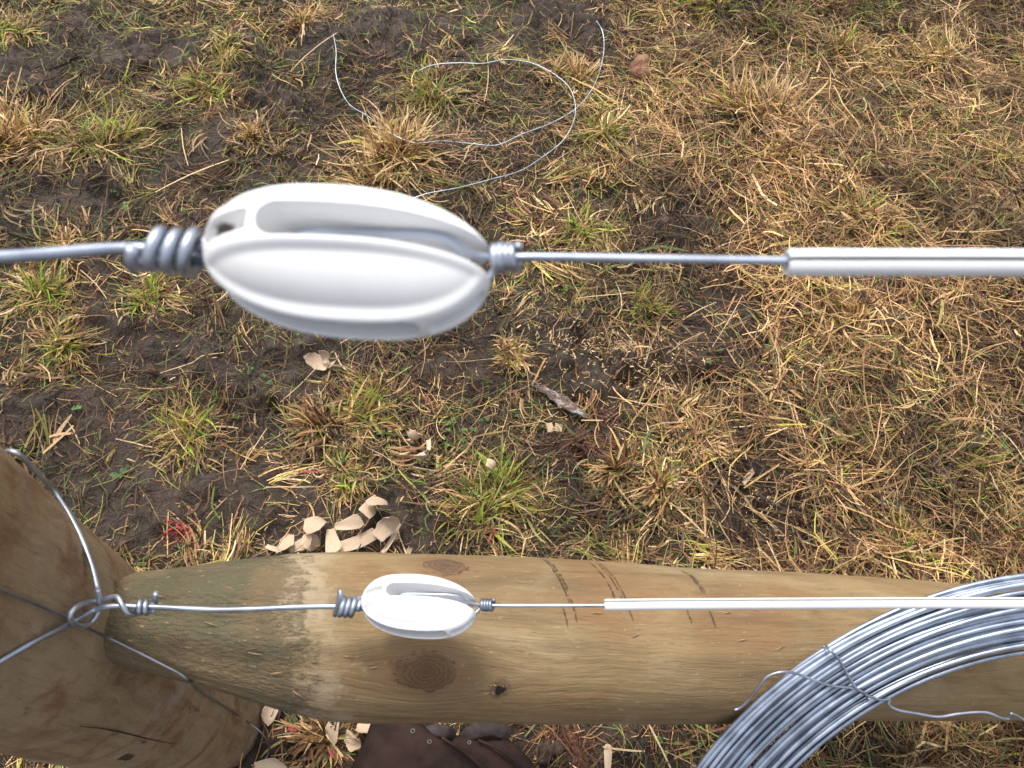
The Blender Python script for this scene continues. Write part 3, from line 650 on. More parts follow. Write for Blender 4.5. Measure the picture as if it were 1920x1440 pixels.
for lvl in ('upper', 'lower'):
    up = lvl == 'upper'
    if up:
        ic = U(658, 490, 0.232); Lp = U(392, 478, 0.232); Rp = U(926, 484, 0.232); phi = math.radians(10)
        lw = [U(-350, 495, 0.232), U(0, 482, 0.232), U(255, 466, 0.232)]
        h0, h1 = U(262, 466, 0.232), U(372, 474, 0.232); hr = 0.0053; turns = 3.4
        rh0, rh1 = U(926, 484, 0.231), U(972, 482, 0.231); s0, s1 = U(1474, 492, 0.232), U(2700, 497, 0.232)
        wr_end = U(1474, 489, 0.232)
    else:
        ic = U(786, 1136, 0.570); Lp = U(680, 1137, 0.570); Rp = U(894, 1134, 0.570); phi = math.radians(-15)
        lw = None; h0, h1 = U(634, 1138, 0.570), U(672, 1139, 0.570); hr = 0.0062; turns = 3.7
        rh0, rh1 = U(903, 1134, 0.570), U(925, 1135, 0.570); s0, s1 = U(1133, 1134, 0.570), U(2700, 1128, 0.572)
        wr_end = U(1133, 1135, 0.570)
    mat = mat_white('soiled_white_plastic' if up else 'white_plastic', (-0.0345, 0.0008, 0.0105) if up else False)
    dirx = np.array(U(1900, 487 if up else 1133, .232 if up else .57)) - np.array(U(100, 484 if up else 1138, .232 if up else .57))
    dirx = s0 - U(300, 488 if up else 1139, .232 if up else .57)
    o, M = make_insulator('wire_insulator', ic, dirx, phi, mat)
    tag(o, "large out of focus white plastic insulator with a brown smudge, on the upper wire" if up else "white plastic insulator in front of the wooden stay, on the lower wire", 'insulator', 'white insulators joining the fence wires')
    def L(x, y, z): return np.array(M @ Vector((x, y, z)))
    bq = 0.0235
    # left thick wire: goes down the open channel on the near face, through the body and back along the far one
    near = [L(-0.039, -0.004, 0), L(-0.030, -0.0118, 0), L(-0.012, -0.0125, 0), L(0.014, -0.0122, 0), L(0.017, -0.006, 0)]
    fa = [L(-0.046, 0.003, 0.001), L(-0.038, 0.0060, 0), L(-0.030, 0.0115, 0), L(0.014, 0.012, 0), L(0.017, 0.005, 0)]
    ph = 0.6 if up else 2.4
    hel = helix(h0, h1, hr, turns, ph, slant=0.0024, slph=0.7, r1=hr * (1.08 if up else .92))
    if up:
        root = empty('fence_wire', h0)
        main = catmull(lw + [U(320, 474, 0.233), U(372, 482, 0.233)] + near, 8)
        tail = catmull([hel[0] + (hel[0] - hel[1]) * 0.3] , 1) if False else []
        coil = list(hel) + catmull([hel[-1]] + fa, 6)[1:]
        # ring round the post, outside the picture
        ringc = [np.array([POST[0] + (PR + 0.003) * math.cos(a), POST[1] + (PR + 0.003) * math.sin(a), lw[0][2] - 0.01]) for a in np.linspace(-0.7, 2 * math.pi - 0.75, 40)]
        main = catmull([ringc[-1] * 0.5 + lw[0] * 0.5], 1) [:0] + list(ringc) + [np.array([-0.262, 0.155, lw[0][2] - 0.004])] + main if False else main
        m1 = tubes('straight_run', [([np.array([-0.268, 0.153, U(0, 482, .232)[2] - 0.006])] + main, RT)], M_GALV, None, 14); adopt(m1, root)
        m2 = tubes('wrap', [(coil, RT)], M_GALV, None, 14); adopt(m2, root)
        m3 = tubes('post_loop', [(ringc, RT)], M_GALV, None, 10); adopt(m3, root)
        tag(root, "thick blurred grey wire with its wrapped coils, left of the upper insulator", 'wire', 'thick wires tying the insulators to the post')
    else:
        root = empty('fence_wire', h0)
        d0 = 0.570
        def K(px, py, d):
            q = post_pt(px, py, 0.0058); dq = (C3.T @ (q - np.array([0, 0, CAM_Z])))[2]
            return U(px, py, min(d, dq + (d - d0) - 0.002)) if px < 200 else U(px, py, d)
        ctrl = near[::-1] + [U(664, 1141, d0 + .001), U(628, 1137, d0 + .001), U(560, 1138, d0), U(470, 1142, d0), U(400, 1143, d0), U(350, 1141, d0), U(295, 1138, d0), U(255, 1137, d0 - .001), U(225, 1136, d0 - .003), U(200, 1138, d0 - .004),
                K(175, 1145, d0 - .003), K(150, 1159, d0 + .001), K(128, 1172, d0 + 0.004)]
        # lower left half of the big loop round the post, then its back, then the upper half
        def pp(ang, z, off=0.0032): return np.array([POST[0] + (PR + off) * math.cos(ang), POST[1] + (PR + off) * math.sin(ang), z])
        lowl = [post_pt(95, 1188, 0.0045), post_pt(60, 1206, 0.004), post_pt(30, 1223, 0.0035), post_pt(0, 1240, 0.0032)]
        print('low', lowl)
        a0 = math.atan2(lowl[-1][1] - POST[1], lowl[-1][0] - POST[0])
        a1 = math.atan2(onz(20, 840, .66)[1] - POST[1], onz(20, 840, .66)[0] - POST[0])
        arc = [pp(a0 - 0.35 - (a0 - 0.35 + 2 * math.pi - a1 - 0.15) * k / 14, 0.70 - 0.04 * k / 14) for k in range(15)]
        upl = [post_pt(28, 848, 0.003), post_pt(66, 882, 0.003), onz(100, 920, 0.657), onz(130, 965, 0.655), onz(155, 1015, 0.652), onz(172, 1060, 0.650), onz(183, 1105, 0.648)]
        knot = [K(186, 1130, d0 + .0005), K(183, 1150, d0 + .002), K(170, 1168, d0 + .001), K(152, 1174, d0 - .001), K(136, 1166, d0 - .003), K(132, 1152, d0 - .004), K(141, 1140, d0 - .004), K(158, 1131, d0 - .001),
                K(178, 1128, d0 + .004), K(196, 1124, d0 + .004), K(215, 1119, d0 + .001), K(222, 1122, d0 - .003), K(230, 1136, d0 - .0055), K(240, 1149, d0 - .004), K(253, 1153, d0 + .001)]
        k0, k1 = U(258, 1138, d0), U(281, 1139, d0)
        hk = helix(k0, k1, 0.0043, 2.1, 3.4, slant=0.0008)
        stub = [U(287, 1146, d0 + .004), U(291, 1134, d0 + .0055), U(291.5, 1122, d0 + .003), U(292, 1113, d0 - .001)]
        line1 = catmull(ctrl, 8); line2 = catmull([ctrl[-1]] + lowl + arc, 8); line3 = catmull([arc[-1]] + upl + knot, 8) + hk[1:] + catmull([hk[-1]] + stub, 6)[1:]
        m1 = tubes('straight_run', [(line1, RT)], M_GALV, None, 12); adopt(m1, root)
        m2 = tubes('post_loop', [(line2[:-1] + catmull([arc[-1]] + upl, 8), RT)], M_GALV, None, 12); adopt(m2, root)
        m3 = tubes('knot', [(catmull([upl[-1]] + knot, 8) + hk[1:] + catmull([hk[-1]] + stub, 6)[1:], RT)], M_GALV, None, 12); adopt(m3, root)
        st = catmull([U(638, 1107, d0 - .006), U(638, 1118, d0 - .007), hel[0]], 6)
        coil = st[:-1] + list(hel) + catmull([hel[-1]] + fa, 6)[1:]
        m4 = tubes('wrap', [(coil, RT)], M_GALV, None, 14); adopt(m4, root)
        tag(root, "thick grey wire looped round the post and knotted, left of the lower insulator", 'wire', 'thick wires tying the insulators to the post')
    # right thin wire
    rr = 0.0034
    topc = [L(0.036, 0.0015, 0.0045), L(0.028, 0.0035, 0.0092), L(0.012, 0.0035, 0.0105), L(-0.014, 0.002, 0.0105), L(-0.018, 0.001, 0.004)]
    botc = [L(0.0405, -0.0035, -0.0035), L(0.030, 0, -0.0095), L(-0.014, 0, -0.0105), L(-0.018, 0, -0.004)]
    rh = helix(rh1, rh0, rr, 4.3, 1.0, slant=0.0008, slph=.5)
    root = empty('fence_wire', rh1)
    main = catmull([s1, wr_end, rh1, rh0] + topc, 8)
    m1 = tubes('straight_run', [(main, RW)], M_GALV, None, 12); adopt(m1, root)
    m2 = tubes('wrap', [(list(rh) + catmull([rh[-1]] + botc, 6)[1:], RW)], M_GALV, None, 12); adopt(m2, root)
    tag(root, ("thin blurred grey wire running from the upper insulator into the upper white sleeve" if up else "thin grey wire running from the lower insulator into the lower white sleeve"), 'wire', 'thin wires running into the white sleeves')
    # white split sleeve: C section with an overlapping lip
    ro, ri = 0.0041, 0.0029; a_sl = math.radians(90 - 23 + 0) if up else math.radians(90 + 22)
    # section plane: e1 = sideways (world y), e2 = up
    d = (s1 - s0) / np.linalg.norm(s1 - s0); e2 = np.array([0, 0, 1.]) - d[2] * d; e2 /= np.linalg.norm(e2); e1 = np.cross(e2, d); e1 = -e1 if e1[1] < 0 else e1
    ang_slit = (math.radians(90 + 23) if up else math.radians(90 - 22))     # from +e1 towards +e2 ; >90 leans to the viewer
    prof = []
    nn = 44; gap = math.radians(9)
    for k in range(nn + 1):
        a = ang_slit + gap + (2 * math.pi - 2 * gap) * k / nn; q = k / nn; rb = ro * (1 + 0.10 * max(0, (q - 0.8) / 0.2) ** 2 - 0.05 * max(0, (0.12 - q) / 0.12)); prof.append((rb * math.cos(a), rb * math.sin(a)))
    for k in range(nn, -1, -1):
        a = ang_slit + gap + (2 * math.pi - 2 * gap) * k / nn; q = k / nn; rb = ri * (1 + 0.12 * max(0, (q - 0.8) / 0.2) ** 2); prof.append((rb * math.cos(a), rb * math.sin(a)))
    Vs, Fs = [], []; m = len(prof); Ls = np.linalg.norm(s1 - s0)
    sx = [0, 0.0006, 0.0015, 0.004] + list(np.linspace(0.01, Ls, 70))
    for i, x in enumerate(sx):
        sc = (0.90, 0.97, 1.0, 1.0)[i] if i < 4 else 1 + 0.006 * random.uniform(-1, 1)
        bow = (e1 * math.sin(x * 9.0) * .35 + e2 * math.sin(x * 6.3 + 1) * .35) * (0.001 if not up else 0.0005) * min(1, x / .03)
        for (q1, q2) in prof: Vs.append(s0 + d * x + bow + (e1 * q1 + e2 * q2) * sc)
    for i in range(len(sx) - 1):
        for k in range(m):
            l = (k + 1) % m; Fs.append((i * m + k, (i + 1) * m + k, (i + 1) * m + l, i * m + l))
    for k in range(nn): 
        Fs.append((k, k + 1, m - 2 - k, m - 1 - k)); e = (len(sx) - 1) * m; Fs.append((e + k + 1, e + k, e + m - 1 - k, e + m - 2 - k))
    o = mk('wire_sleeve', Vs, Fs, M_SLEEVE, None, True)
    try:
        o.data.set_sharp_from_angle(angle=math.radians(50))
    except Exception: pass
    tag(o, "blurred white split plastic sleeve on the upper wire at the right edge" if up else "long white split plastic sleeve on the lower wire, crossing the wire coil", 'sleeve', 'white plastic sleeves on the fence wires')

# thin dark wire running down the post to the ground
pts = [post_pt(-60, 1078, 0.002), post_pt(0, 1105, 0.0018), post_pt(70, 1133, 0.0018), post_pt(125, 1158, 0.0018), post_pt(165, 1178, 0.0018)]
def on_stay(px, py, off=0.003):
    P = stay_hit(px, py); w = np.array(SM @ Vector(P)); d = (C3.T @ (w - np.array([0, 0, CAM_Z])))[2]; return U(px, py, d - off)
_p = on_stay(240, 1214, .0035); _d = (C3.T @ (_p - np.array([0, 0, CAM_Z])))[2]
pts += [on_stay(205, 1197, .005), _p, U(275, 1231, _d + .001), U(310, 1249, _d + .002), U(335, 1262, _d + .003), U(352, 1274, _d + .006), post_pt(360, 1283, 0.003), post_pt(400, 1312, 0.002), post_pt(440, 1336, 0.0018), post_pt(468, 1356, 0.002)]
pts += [onground(490, 1374, 0.05), onground(503, 1396, 0.03), onground(503, 1414, 0.02), onground(488, 1436, 0.012), onground(470, 1455, 0.01)]
o = tubes('thin_wire', [(catmull(pts, 8), 0.0011)], M_THIN, None, 8); tag(o, "thin dark wire running slantwise down the post and curling on the ground", 'wire')

# ---------------------------------------------------------------- wire coil leaning on the stay
cn = np.array([-0.019, -0.6998, 0.7141]); cn /= np.linalg.norm(cn); cc = np.array([0.5738, -0.0591, 0.3314]); RO, CW = 0.38, 0.074
e1 = np.array([1., 0, 0]) - cn[0] * cn; e1 /= np.linalg.norm(e1); e2 = np.cross(cn, e1)
croot = empty('wire_coil', cc)
rw = 0.0023
layers = []
LW = 0.0
for k in range(15): layers.append((RO - 0.003 - k * (CW - 0.004) / 14 + random.uniform(-.0012, .0012), 0.0068))
for k in range(14): layers.append((RO - 0.0055 - k * (CW - 0.006) / 13 + random.uniform(-.001, .001), 0.0000))
for k in range(14): layers.append((RO - 0.007 - k * (CW - 0.011) / 13, -0.0065))
for li, (R, hgt) in enumerate(layers):
    ph = [random.uniform(0, 6.28) for _ in range(5)]; amp = random.uniform(0.0005, 0.0022); n = 180; P = []
    tilt = random.uniform(-1, 1)
    for k in range(n):
        a = 2 * math.pi * k / n
        r = R + amp * math.sin(a + ph[0]) + 0.0022 * math.sin(2 * a + ph[1]) + 0.0008 * math.sin(5 * a + ph[2])
        h = hgt + 0.0022 * math.sin(a + ph[3]) + 0.0012 * math.sin(3 * a + ph[4])
        P.append(cc + r * (math.cos(a) * e1 + math.sin(a) * e2) + cn * h)
    v, f = tube_vf(P, rw, 10, True); o = mk('strand', v, f, M_COIL); adopt(o, croot)
def onplane(px, py, off):
    r = ray(px, py); q = cc + cn * off; t = (q - np.array([0, 0, CAM_Z])) @ cn / (r @ cn); return np.array([0, 0, CAM_Z]) + r * t
t1 = [(1377,1331,.012),(1384,1329,.012),(1400,1316,.014),(1420,1290,.018),(1440,1268,.020),(1465,1260,.021),(1490,1262,.018),(1520,1273,.0145),(1560,1286,.0135),(1600,1291,.0135),(1625,1303,.014),(1650,1312,.012),(1668,1312,.009),(1666,1320,.009),(1680,1330,.008),
      (1720,1338,.006),(1760,1344,.005),(1800,1338,.004),(1850,1336,.004),(1880,1347,.004),(1893,1347,.004),(1895,1338,.006),(1905,1341,.006),(1925,1354,.004)]
t2 = [(1549,1211,.004),(1556,1219,.0125),(1570,1232,.0135),(1585,1258,.0135),(1597,1278,.0135),(1606,1291,.0150),(1620,1299,.0145),(1626,1308,.010),(1626,1316,.0),(1615,1318,-.010),(1570,1270,-.012),(1540,1222,-.010),(1546,1212,-.004)]
for nm, tt in (('tie_wire', t1), ('tie_wire', t2)):
    o = tubes(nm, [(catmull([onplane(*q) for q in tt], 7), 0.00125)], M_GALV, None, 8); adopt(o, croot)
tag(croot, "big coil of bright galvanised wire with a thin tie wire, leaning on the stay", 'wire coil')

# ---------------------------------------------------------------- loose wire lying in the grass
def offcut(pts, r, label, lift=0.03):
    P = [onground(px, py, lift if len(q) == 0 else q[0]) for (px, py, *q) in pts]
    P = [np.array([p[0], p[1], p[2]]) for p in P]
    z = np.array([p[2] for p in P]); zs = np.convolve(np.pad(z, 1, 'edge'), [0.3, 0.4, 0.3], 'valid')
    for p, q in zip(P, zs): p[2] = q
    o = tubes('loose_wire', [(catmull(P, 8), r)], M_OFF, None, 8); return tag(o, label, 'wire', 'loose wire pieces on the ground')
offcut([(624,58),(630,95),(629,130),(636,165),(655,198),(690,222),(725,240,.045),(775,262,.05),(830,269,.04),(880,270),(930,268),(980,255),(1030,232),(1080,203),(1110,168),(1128,120),(1132,85),(1128,55),(1119,35)], 0.0013,
       "wide loose wire loop on the grass, passing behind the big pale tussock")
offcut([(781,135),(810,128),(860,122),(905,116),(950,113),(1000,120),(1040,138),(1067,165),(1079,200),(1074,232),(1055,265),(1020,295),(975,320),(920,337),(860,350),(800,362),(770,375)], 0.0013,
       "smaller loose wire loop crossing the wide one, its tail passing behind the large insulator", 0.033)

# ---------------------------------------------------------------- shavings and bits
def orient(o, P, rz, rx=0., ry=0.):
    o.matrix_world = Matrix.Translation(Vector(P)) @ Matrix.Rotation(rz, 4, 'Z') @ Matrix.Rotation(ry, 4, 'Y') @ Matrix.Rotation(rx, 4, 'X')
def shaving(px, py, L, Wd, ang, curl, label, jag=True, rx=0., ry=0., twist=None, lift=0.012, shape='fan'):
    """curled sheet, L long in x, W across; curl = total bend angle over the length"""
    vr_ = 0.85 + 0.35 * abs(math.sin(px * 1.7 + py)); L *= 1.15 * vr_; Wd *= 1.1 * (2 - vr_) * .95; lift += .006; curl *= 1.9; h_ = math.sin(px * 12.9 + py * 4.1); twist = 0.7 * h_ if twist is None else twist; rx += 16 * math.sin(px * 3.3); ry += 12 * math.sin(py * 2.7); nu, nv = 20, 16; V = []; thick = 0.0007; rr = random.Random(int(px * 7 + py)); jj = [rr.uniform(0, 1) for _ in range(nv + 1)]
    for side in (1, 0):
        for i in range(nu + 1):
            for j in range(nv + 1):
                u = i / nu; v = j / nv - 0.5
                if shape == 'fan': w = Wd * (0.35 + 0.65 * u) * (1 - 0.25 * max(0, u - .8) / .2 * abs(v) * 2)
                elif shape == 'leaf': w = Wd * (0.30 + math.sin(math.pi * min(1, 0.10 + u * 0.80)) ** 0.7 * 0.70) * (1 + .06 * math.sin(17 * u + px))
                else: w = Wd * (0.92 + 0.08 * math.sin(3 * u))
                x = u * L + (0.10 * L * (v * v) * -1.5) * (u) ; 
                if jag and i >= nu - 1: x += (0.0034 if j % 2 else -0.0012) * (0.4 + 1.2 * jj[(j * 7) % nv]) * (0.5 + jj[j]) * (1 if i == nu else 0.3)
                if jag and i == 0: x += 0.002 * jj[j]
                y = v * w
                th = curl * (x / L)
                if abs(curl) > 1e-3: R = L / curl; X = R * math.sin(th); Z = R * (1 - math.cos(th))
                else: X = x; Z = 0
                n = np.array([-math.sin(th), 0, math.cos(th)])
                cy = 0.05 * Wd * (v * 2) ** 2 * (1 if curl >= 0 else -1) + 0.03 * Wd * math.sin(5 * v + 3 * u + px)
                tw = twist * u; yy = y * math.cos(tw); zz = y * math.sin(tw)
                p = np.array([X, yy, Z]) + n * (cy + zz + side * thick); V.append(p)
    m = (nu + 1) * (nv + 1); Fq = []
    for i in range(nu):
        for j in range(nv):
            a = i * (nv + 1) + j; q = (a, a + nv + 1, a + nv + 2, a + 1); Fq.append(q); Fq.append(tuple(m + k for k in q[::-1]))
    def edge(a, b): Fq.append((a, b, m + b, m + a))
    for i in range(nu):
        edge((i + 1) * (nv + 1), i * (nv + 1)); edge(i * (nv + 1) + nv, (i + 1) * (nv + 1) + nv)
    for j in range(nv):
        edge(j, j + 1); edge(nu * (nv + 1) + j + 1, nu * (nv + 1) + j)
    V = np.array(V); V[:, 0] -= V[:, 0].mean(); V[:, 1] -= V[:, 1].mean(); V[:, 2] -= V[:, 2].min()
    o = mk('wood_shaving', V, Fq, M_SHAV); P = onground(px, py, lift); orient(o, P, math.radians(ang), math.radians(rx), math.radians(ry))
    return tag(o, label, 'wood shaving', 'pale wood shavings on the ground')
# group by the stay, left to right
SH = [
 (540,1020,.034,.034,-100,0.6,"fan shaped pale shaving with toothed edge, leftmost of the heap behind the stay",dict(rx=10)),
 (512,1030,.026,.007,-25,0.3,"thin pale sliver of shaving at the far left end of the heap",dict(shape='strip',jag=False)),
 (576,1002,.022,.024,80,0.8,"small upright shaving between the left fan and the big round shaving",dict(rx=20)),
 (566,1022,.042,.022,25,0.9,"folded tan shaving lying under the fan shaped ones",dict(shape='leaf')),
 (588,1030,.034,.024,5,-0.9,"curled shaving pressed against the stay, below the round one",dict(shape='leaf')),
 (607,990,.036,.044,100,-0.7,"large round tan shaving, tallest in the heap behind the stay",dict(shape='leaf',rx=-10,lift=.022)),
 (622,1018,.038,.038,-78,0.4,"pale fan shaving with frayed edge in the middle of the heap",dict(lift=.026)),
 (652,985,.036,.032,15,0.5,"triangular pale shaving with toothed right edge, above the heap",dict(lift=.022)),
 (672,1020,.052,.023,17,0.5,"long flat tan shaving at the right end of the heap",dict(shape='strip',jag=False)),
 (708,950,.030,.022,30,-0.5,"tan shaving folded in two, farthest from the stay",dict(shape='leaf',jag=False)),
 (692,960,.026,.022,52,-0.5,"darker half of the folded pair of shavings above the heap",dict(shape='strip',jag=True,lift=.010)),
 (724,988,.050,.032,55,0.9,"boat shaped pale shaving with dark split, rightmost of the heap",dict(shape='leaf',lift=.02)),
 (738,1012,.044,.010,52,0.4,"narrow strip of shaving under the boat shaped one",dict(shape='strip',jag=False,ry=-5)),
 (739,1008,.010,.009,10,0.3,"tiny square chip right of the boat shaped shaving",dict(shape='strip')),
 (766,1035,.012,.010,80,0.3,"tiny pale chip at the back edge of the stay, near the knot",dict()),
 (597,682,.040,.026,160,0.5,"left wing of the curled shaving pair below the large insulator",dict(shape='leaf')),
 (612,672,.028,.022,80,0.9,"upright folded shaving of the pair below the large insulator",dict(rx=-20,lift=.024)),
 (622,688,.034,.018,-5,0.6,"right flat shaving of the pair below the large insulator",dict(shape='leaf')),
 (783,826,.034,.026,-75,1.3,"upper fan of the curled shavings in the middle of the ground",dict()),
 (806,845,.046,.008,-80,0.9,"thin curved strip beside the curled shavings in the middle of the ground",dict(shape='strip',jag=False,lift=.02)),
 (797,862,.022,.028,95,-1.2,"lower rounded shaving of the curled group in the middle of the ground",dict(shape='leaf')),
 (921,888,.036,.016,-8,-1.6,"small arched whitish shaving above the yellow green tussock",dict(jag=False,shape='strip',lift=.02)),
 (512,1328,.048,.030,-110,0.4,"toothed pale shaving lying beside the foot of the post below the stay",dict()),
 (622,1368,.042,.026,-100,0.5,"split pale shaving half under the stay, left of the leather pouch",dict()),
 (688,1366,.036,.024,-80,0.9,"curled pale shaving touching the left edge of the leather pouch",dict(shape='leaf')),
 (660,1392,.030,.032,30,1.3,"round curled shaving just left of the leather pouch",dict(shape='leaf')),
 (505,1432,.042,.024,10,0.5,"pale shaving at the bottom edge beside the foot of the post",dict()),
 (918,1352,.036,.014,0,0.4,"pale shaving peeping out under the stay above the grey strap",dict(shape='leaf',jag=False)),
 (1140,1430,.044,.014,85,0.1,"pointed pale splinter below the stay at the bottom edge",dict(jag=False)),
 (1415,878,.036,.010,50,0.2,"flat tan strip of wood in the mud right of the fallen tuft",dict(shape='strip',jag=False)),
]
for (px, py, L_, W_, a, c, lab, kw) in SH: shaving(px, py, L_, W_, a, c, lab, **kw)

def lump(name, px, py, parts, mat, lab, cat, lift=0.0, seed=1):
    P = onground(px, py, lift); V = []; Fq = []
    n1, n2 = 26, 18
    rr = np.random.default_rng(seed)
    # one lobed body (star shaped)
    th = np.linspace(0, 2 * math.pi, n1, endpoint=False)
    for i in range(n2 + 1):
        f = math.pi * i / n2
        for t in th:
            d = np.array([math.sin(f) * math.cos(t), math.sin(f) * math.sin(t), math.cos(f)]); r = 0.0
            for (cx_, cy_, cz_, R) in parts:
                c = np.array([cx_, cy_, cz_]); b_ = d @ c; q = b_ * b_ - c @ c + R * R
                if q > 0: r = max(r, b_ + math.sqrt(q))
            r *= 1 + 0.10 * math.sin(7 * t + 3 * f + seed) * math.sin(6 * f) + 0.05 * rr.normal(); V.append(d * r)
    for i in range(n2):
        for k in range(n1):
            l = (k + 1) % n1; Fq.append((i * n1 + k, (i + 1) * n1 + k, (i + 1) * n1 + l, i * n1 + l))
    o = mk(name, V, Fq, mat); o.location = Vector(P); return tag(o, lab, cat)
lump('clod', 1198, 132, [(0, 0, 0, .026), (.010, .024, .004, .022), (-.006, -.018, .002, .020), (.014, -.016, 0, .017), (.004, .04, 0, .012)], M_CLOD, "reddish brown fibrous clod lying in the straw right of the loose wire", 'clod', .018, 3)
lump('mud_clod', 268, 108, [(0, 0, 0, .022), (.004, .02, 0, .018), (.004, -.02, 0, .018), (.02, 0, 0, .014)], M_MUDCLOD, "dark lump of mud at the upper left beside bare mud", 'clod', .008, 5)
lump('mud_clod', 1025, 1408, [(0, 0, 0, .012), (.016, .004, 0, .010), (-.006, -.012, 0, .009)], M_MUDCLOD, "crumbly grey mud lump just right of the leather pouch", 'clod', .008, 6)

# bark piece with lichen: bent shell with ragged edge
def bark_shell(name, px, py, L_, W_, ang, mat, lab, cat, bend=1.6, seed=2, lift=0.01):
    nu, nv = 40, 14; V = []; rr = np.random.default_rng(seed)
    for side in (1, 0):
        for i in range(nu + 1):
            for j in range(nv + 1):
                u = i / nu - .5; v = j / nv - .5
                w = W_ * (1 + 0.3 * math.sin(9 * u + 1) + 0.14 * math.sin(31 * u)) * (1 - 0.5 * (2 * u) ** 4); th = v * bend
                x = u * L_ * (1 + 0.12 * math.sin(12 * v)); R = W_ / bend
                z = R * math.cos(th) - R + 0.0018 * math.sin(40 * u + 9 * v) * math.sin(15 * v) + (0.0012 * rr.normal() if side else 0); y = R * math.sin(th) * w / W_
                V.append((x, y, z - (0 if side else .0025)))
    m = (nu + 1) * (nv + 1); Fq = []
    for i in range(nu):
        for j in range(nv):
            a = i * (nv + 1) + j; q = (a, a + nv + 1, a + nv + 2, a + 1); Fq.append(q); Fq.append(tuple(m + k for k in q[::-1]))
    for i in range(nu):
        a, b_ = i * (nv + 1), (i + 1) * (nv + 1); Fq.append((b_, a, m + a, m + b_)); Fq.append((a + nv, b_ + nv, m + b_ + nv, m + a + nv))
    for j in range(nv):
        Fq.append((j, j + 1, m + j + 1, m + j)); e = nu * (nv + 1); Fq.append((e + j + 1, e + j, m + e + j, m + e + j + 1))
    o = mk(name, V, Fq, mat); orient(o, onground(px, py, lift), math.radians(ang)); return tag(o, lab, cat)
bark_shell('bark_piece', 1052, 748, .112, .022, -34, M_BARK, "greyish bark piece with white lichen lying on mud in the middle", 'bark', lift=.016)
bark_shell('bark_piece', 985, 728, .050, .016, -20, M_MUDCLOD, "small dark bark flake left of the lichen covered bark", 'bark', 1.0, 5)
bark_shell('bark_piece', 1072, 1395, .085, .028, 118, M_ROOT, "reddish brown fibrous root piece in the grass below the stay", 'root', 1.7, 6, .02)
def _noop(): pass
def small_block(px, py, sx, sy, sz, ang, lab):
    O = [(-sx, -sy, 0), (-sx * .2, -sy * 1.1, 0), (sx, -sy, 0), (sx * 1.1, 0, 0), (sx * .9, sy, 0), (0, sy * .9, 0), (-sx, sy * 1.05, 0), (-sx * .95, 0, 0)]
    V = [(x, y, 0) for x, y, _ in O] + [(x * .95, y * .95, sz) for x, y, _ in O] ; n = 8
    Fq = [(k, (k + 1) % n, n + (k + 1) % n, n + k) for k in range(n)] + [tuple(range(n))[::-1], tuple(n + k for k in range(n))]
    o = mk('wood_chip', V, Fq, M_CUT, None, False); orient(o, onground(px, py, .008), math.radians(ang), .15, .1); return tag(o, lab, 'wood chip', 'small cut wood chips beside the shredded bark')
small_block(1030, 803, .006, .009, .006, 15, "small greyish cut wood chip, left one of the two below the lichen covered bark")
small_block(1046, 803, .007, .008, .006, -8, "small orange tan cut wood chip, right one of the two below the lichen covered bark")

# ---------------------------------------------------------------- leather tool pouch
def gp(px, py, z): return onz(px, py, z)
pr = empty('leather_pouch', gp(830, 1420, 0.05))
def leather(name, outline, mat, h0, h1, rings=8):
    O = catmull([gp(*q) for q in outline], 6, True); v, f = pillow(O, h0, h1, rings, 2.2); o = mk(name, v, f, mat); adopt(o, pr); return o
main_o = [(706,1338,.060),(740,1334,.066),(775,1344,.070),(805,1368,.070),(830,1385,.068),(865,1410,.066),(905,1446,.066),(935,1490,.06),(920,1640,.05),(640,1640,.05),(632,1500,.055),(660,1436,.056),(682,1392,.058)]
leather('front_panel', main_o, M_LEATHER, .02, .030)
leather('side_pocket', [(838,1384,.050),(868,1379,.054),(905,1392,.055),(945,1420,.055),(985,1452,.055),(1010,1500,.05),(980,1600,.045),(900,1600,.045),(870,1440,.05)], M_LEATHER, .02, .020)
leather('back_pocket', [(884,1384,.036),(900,1378,.04),(935,1377,.042),(965,1395,.042),(1000,1432,.042),(1030,1480,.04),(1020,1600,.035),(960,1600,.035),(930,1440,.036)], M_LEATHER, .02, .020)
def strap(name, pts, w, mat):
    P = np.array(catmull([gp(*q) for q in pts], 6)); V = []; n = len(P); T = np.gradient(P, axis=0); T /= np.linalg.norm(T, axis=1, keepdims=True)
    for i in range(n):
        s = np.cross(T[i], [0, 0, 1.]); s /= np.linalg.norm(s); nn_ = np.cross(s, T[i])
        for (a, b_) in ((-1, 0), (-1, .8), (0, 1.0), (1, .8), (1, 0), (0, -.1)): V.append(P[i] + s * a * w / 2 + nn_ * b_ * 0.0026)
    Fq = []
    for i in range(n - 1):
        for k in range(6):
            l = (k + 1) % 6; Fq.append((i * 6 + k, i * 6 + l, (i + 1) * 6 + l, (i + 1) * 6 + k))
    Fq += [(5, 4, 3, 2, 1, 0), tuple((n - 1) * 6 + k for k in range(6))]
    o = mk(name, V, Fq, mat); adopt(o, pr)
strap('strap', [(790,1378,.066),(815,1370,.074),(838,1372,.076),(848,1382,.062)], .016, M_LEATHER2)
strap('strap', [(868,1388,.050),(888,1372,.062),(915,1365,.066),(942,1370,.058),(952,1382,.046)], .020, M_LEATHER2)
for e in ([(832,1386,.082),(862,1404,.088),(892,1428,.088),(920,1456,.086)], [(896,1388,.071),(930,1402,.076),(962,1424,.077),(990,1450,.075)]):
    o = tubes('edge_seam', [(catmull([gp(*q) for q in e], 8), 0.0022)], M_LEATHER, None, 8); adopt(o, pr)
dgd = bpy.context.evaluated_depsgraph_get(); dgd.update()
from mathutils.bvhtree import BVHTree
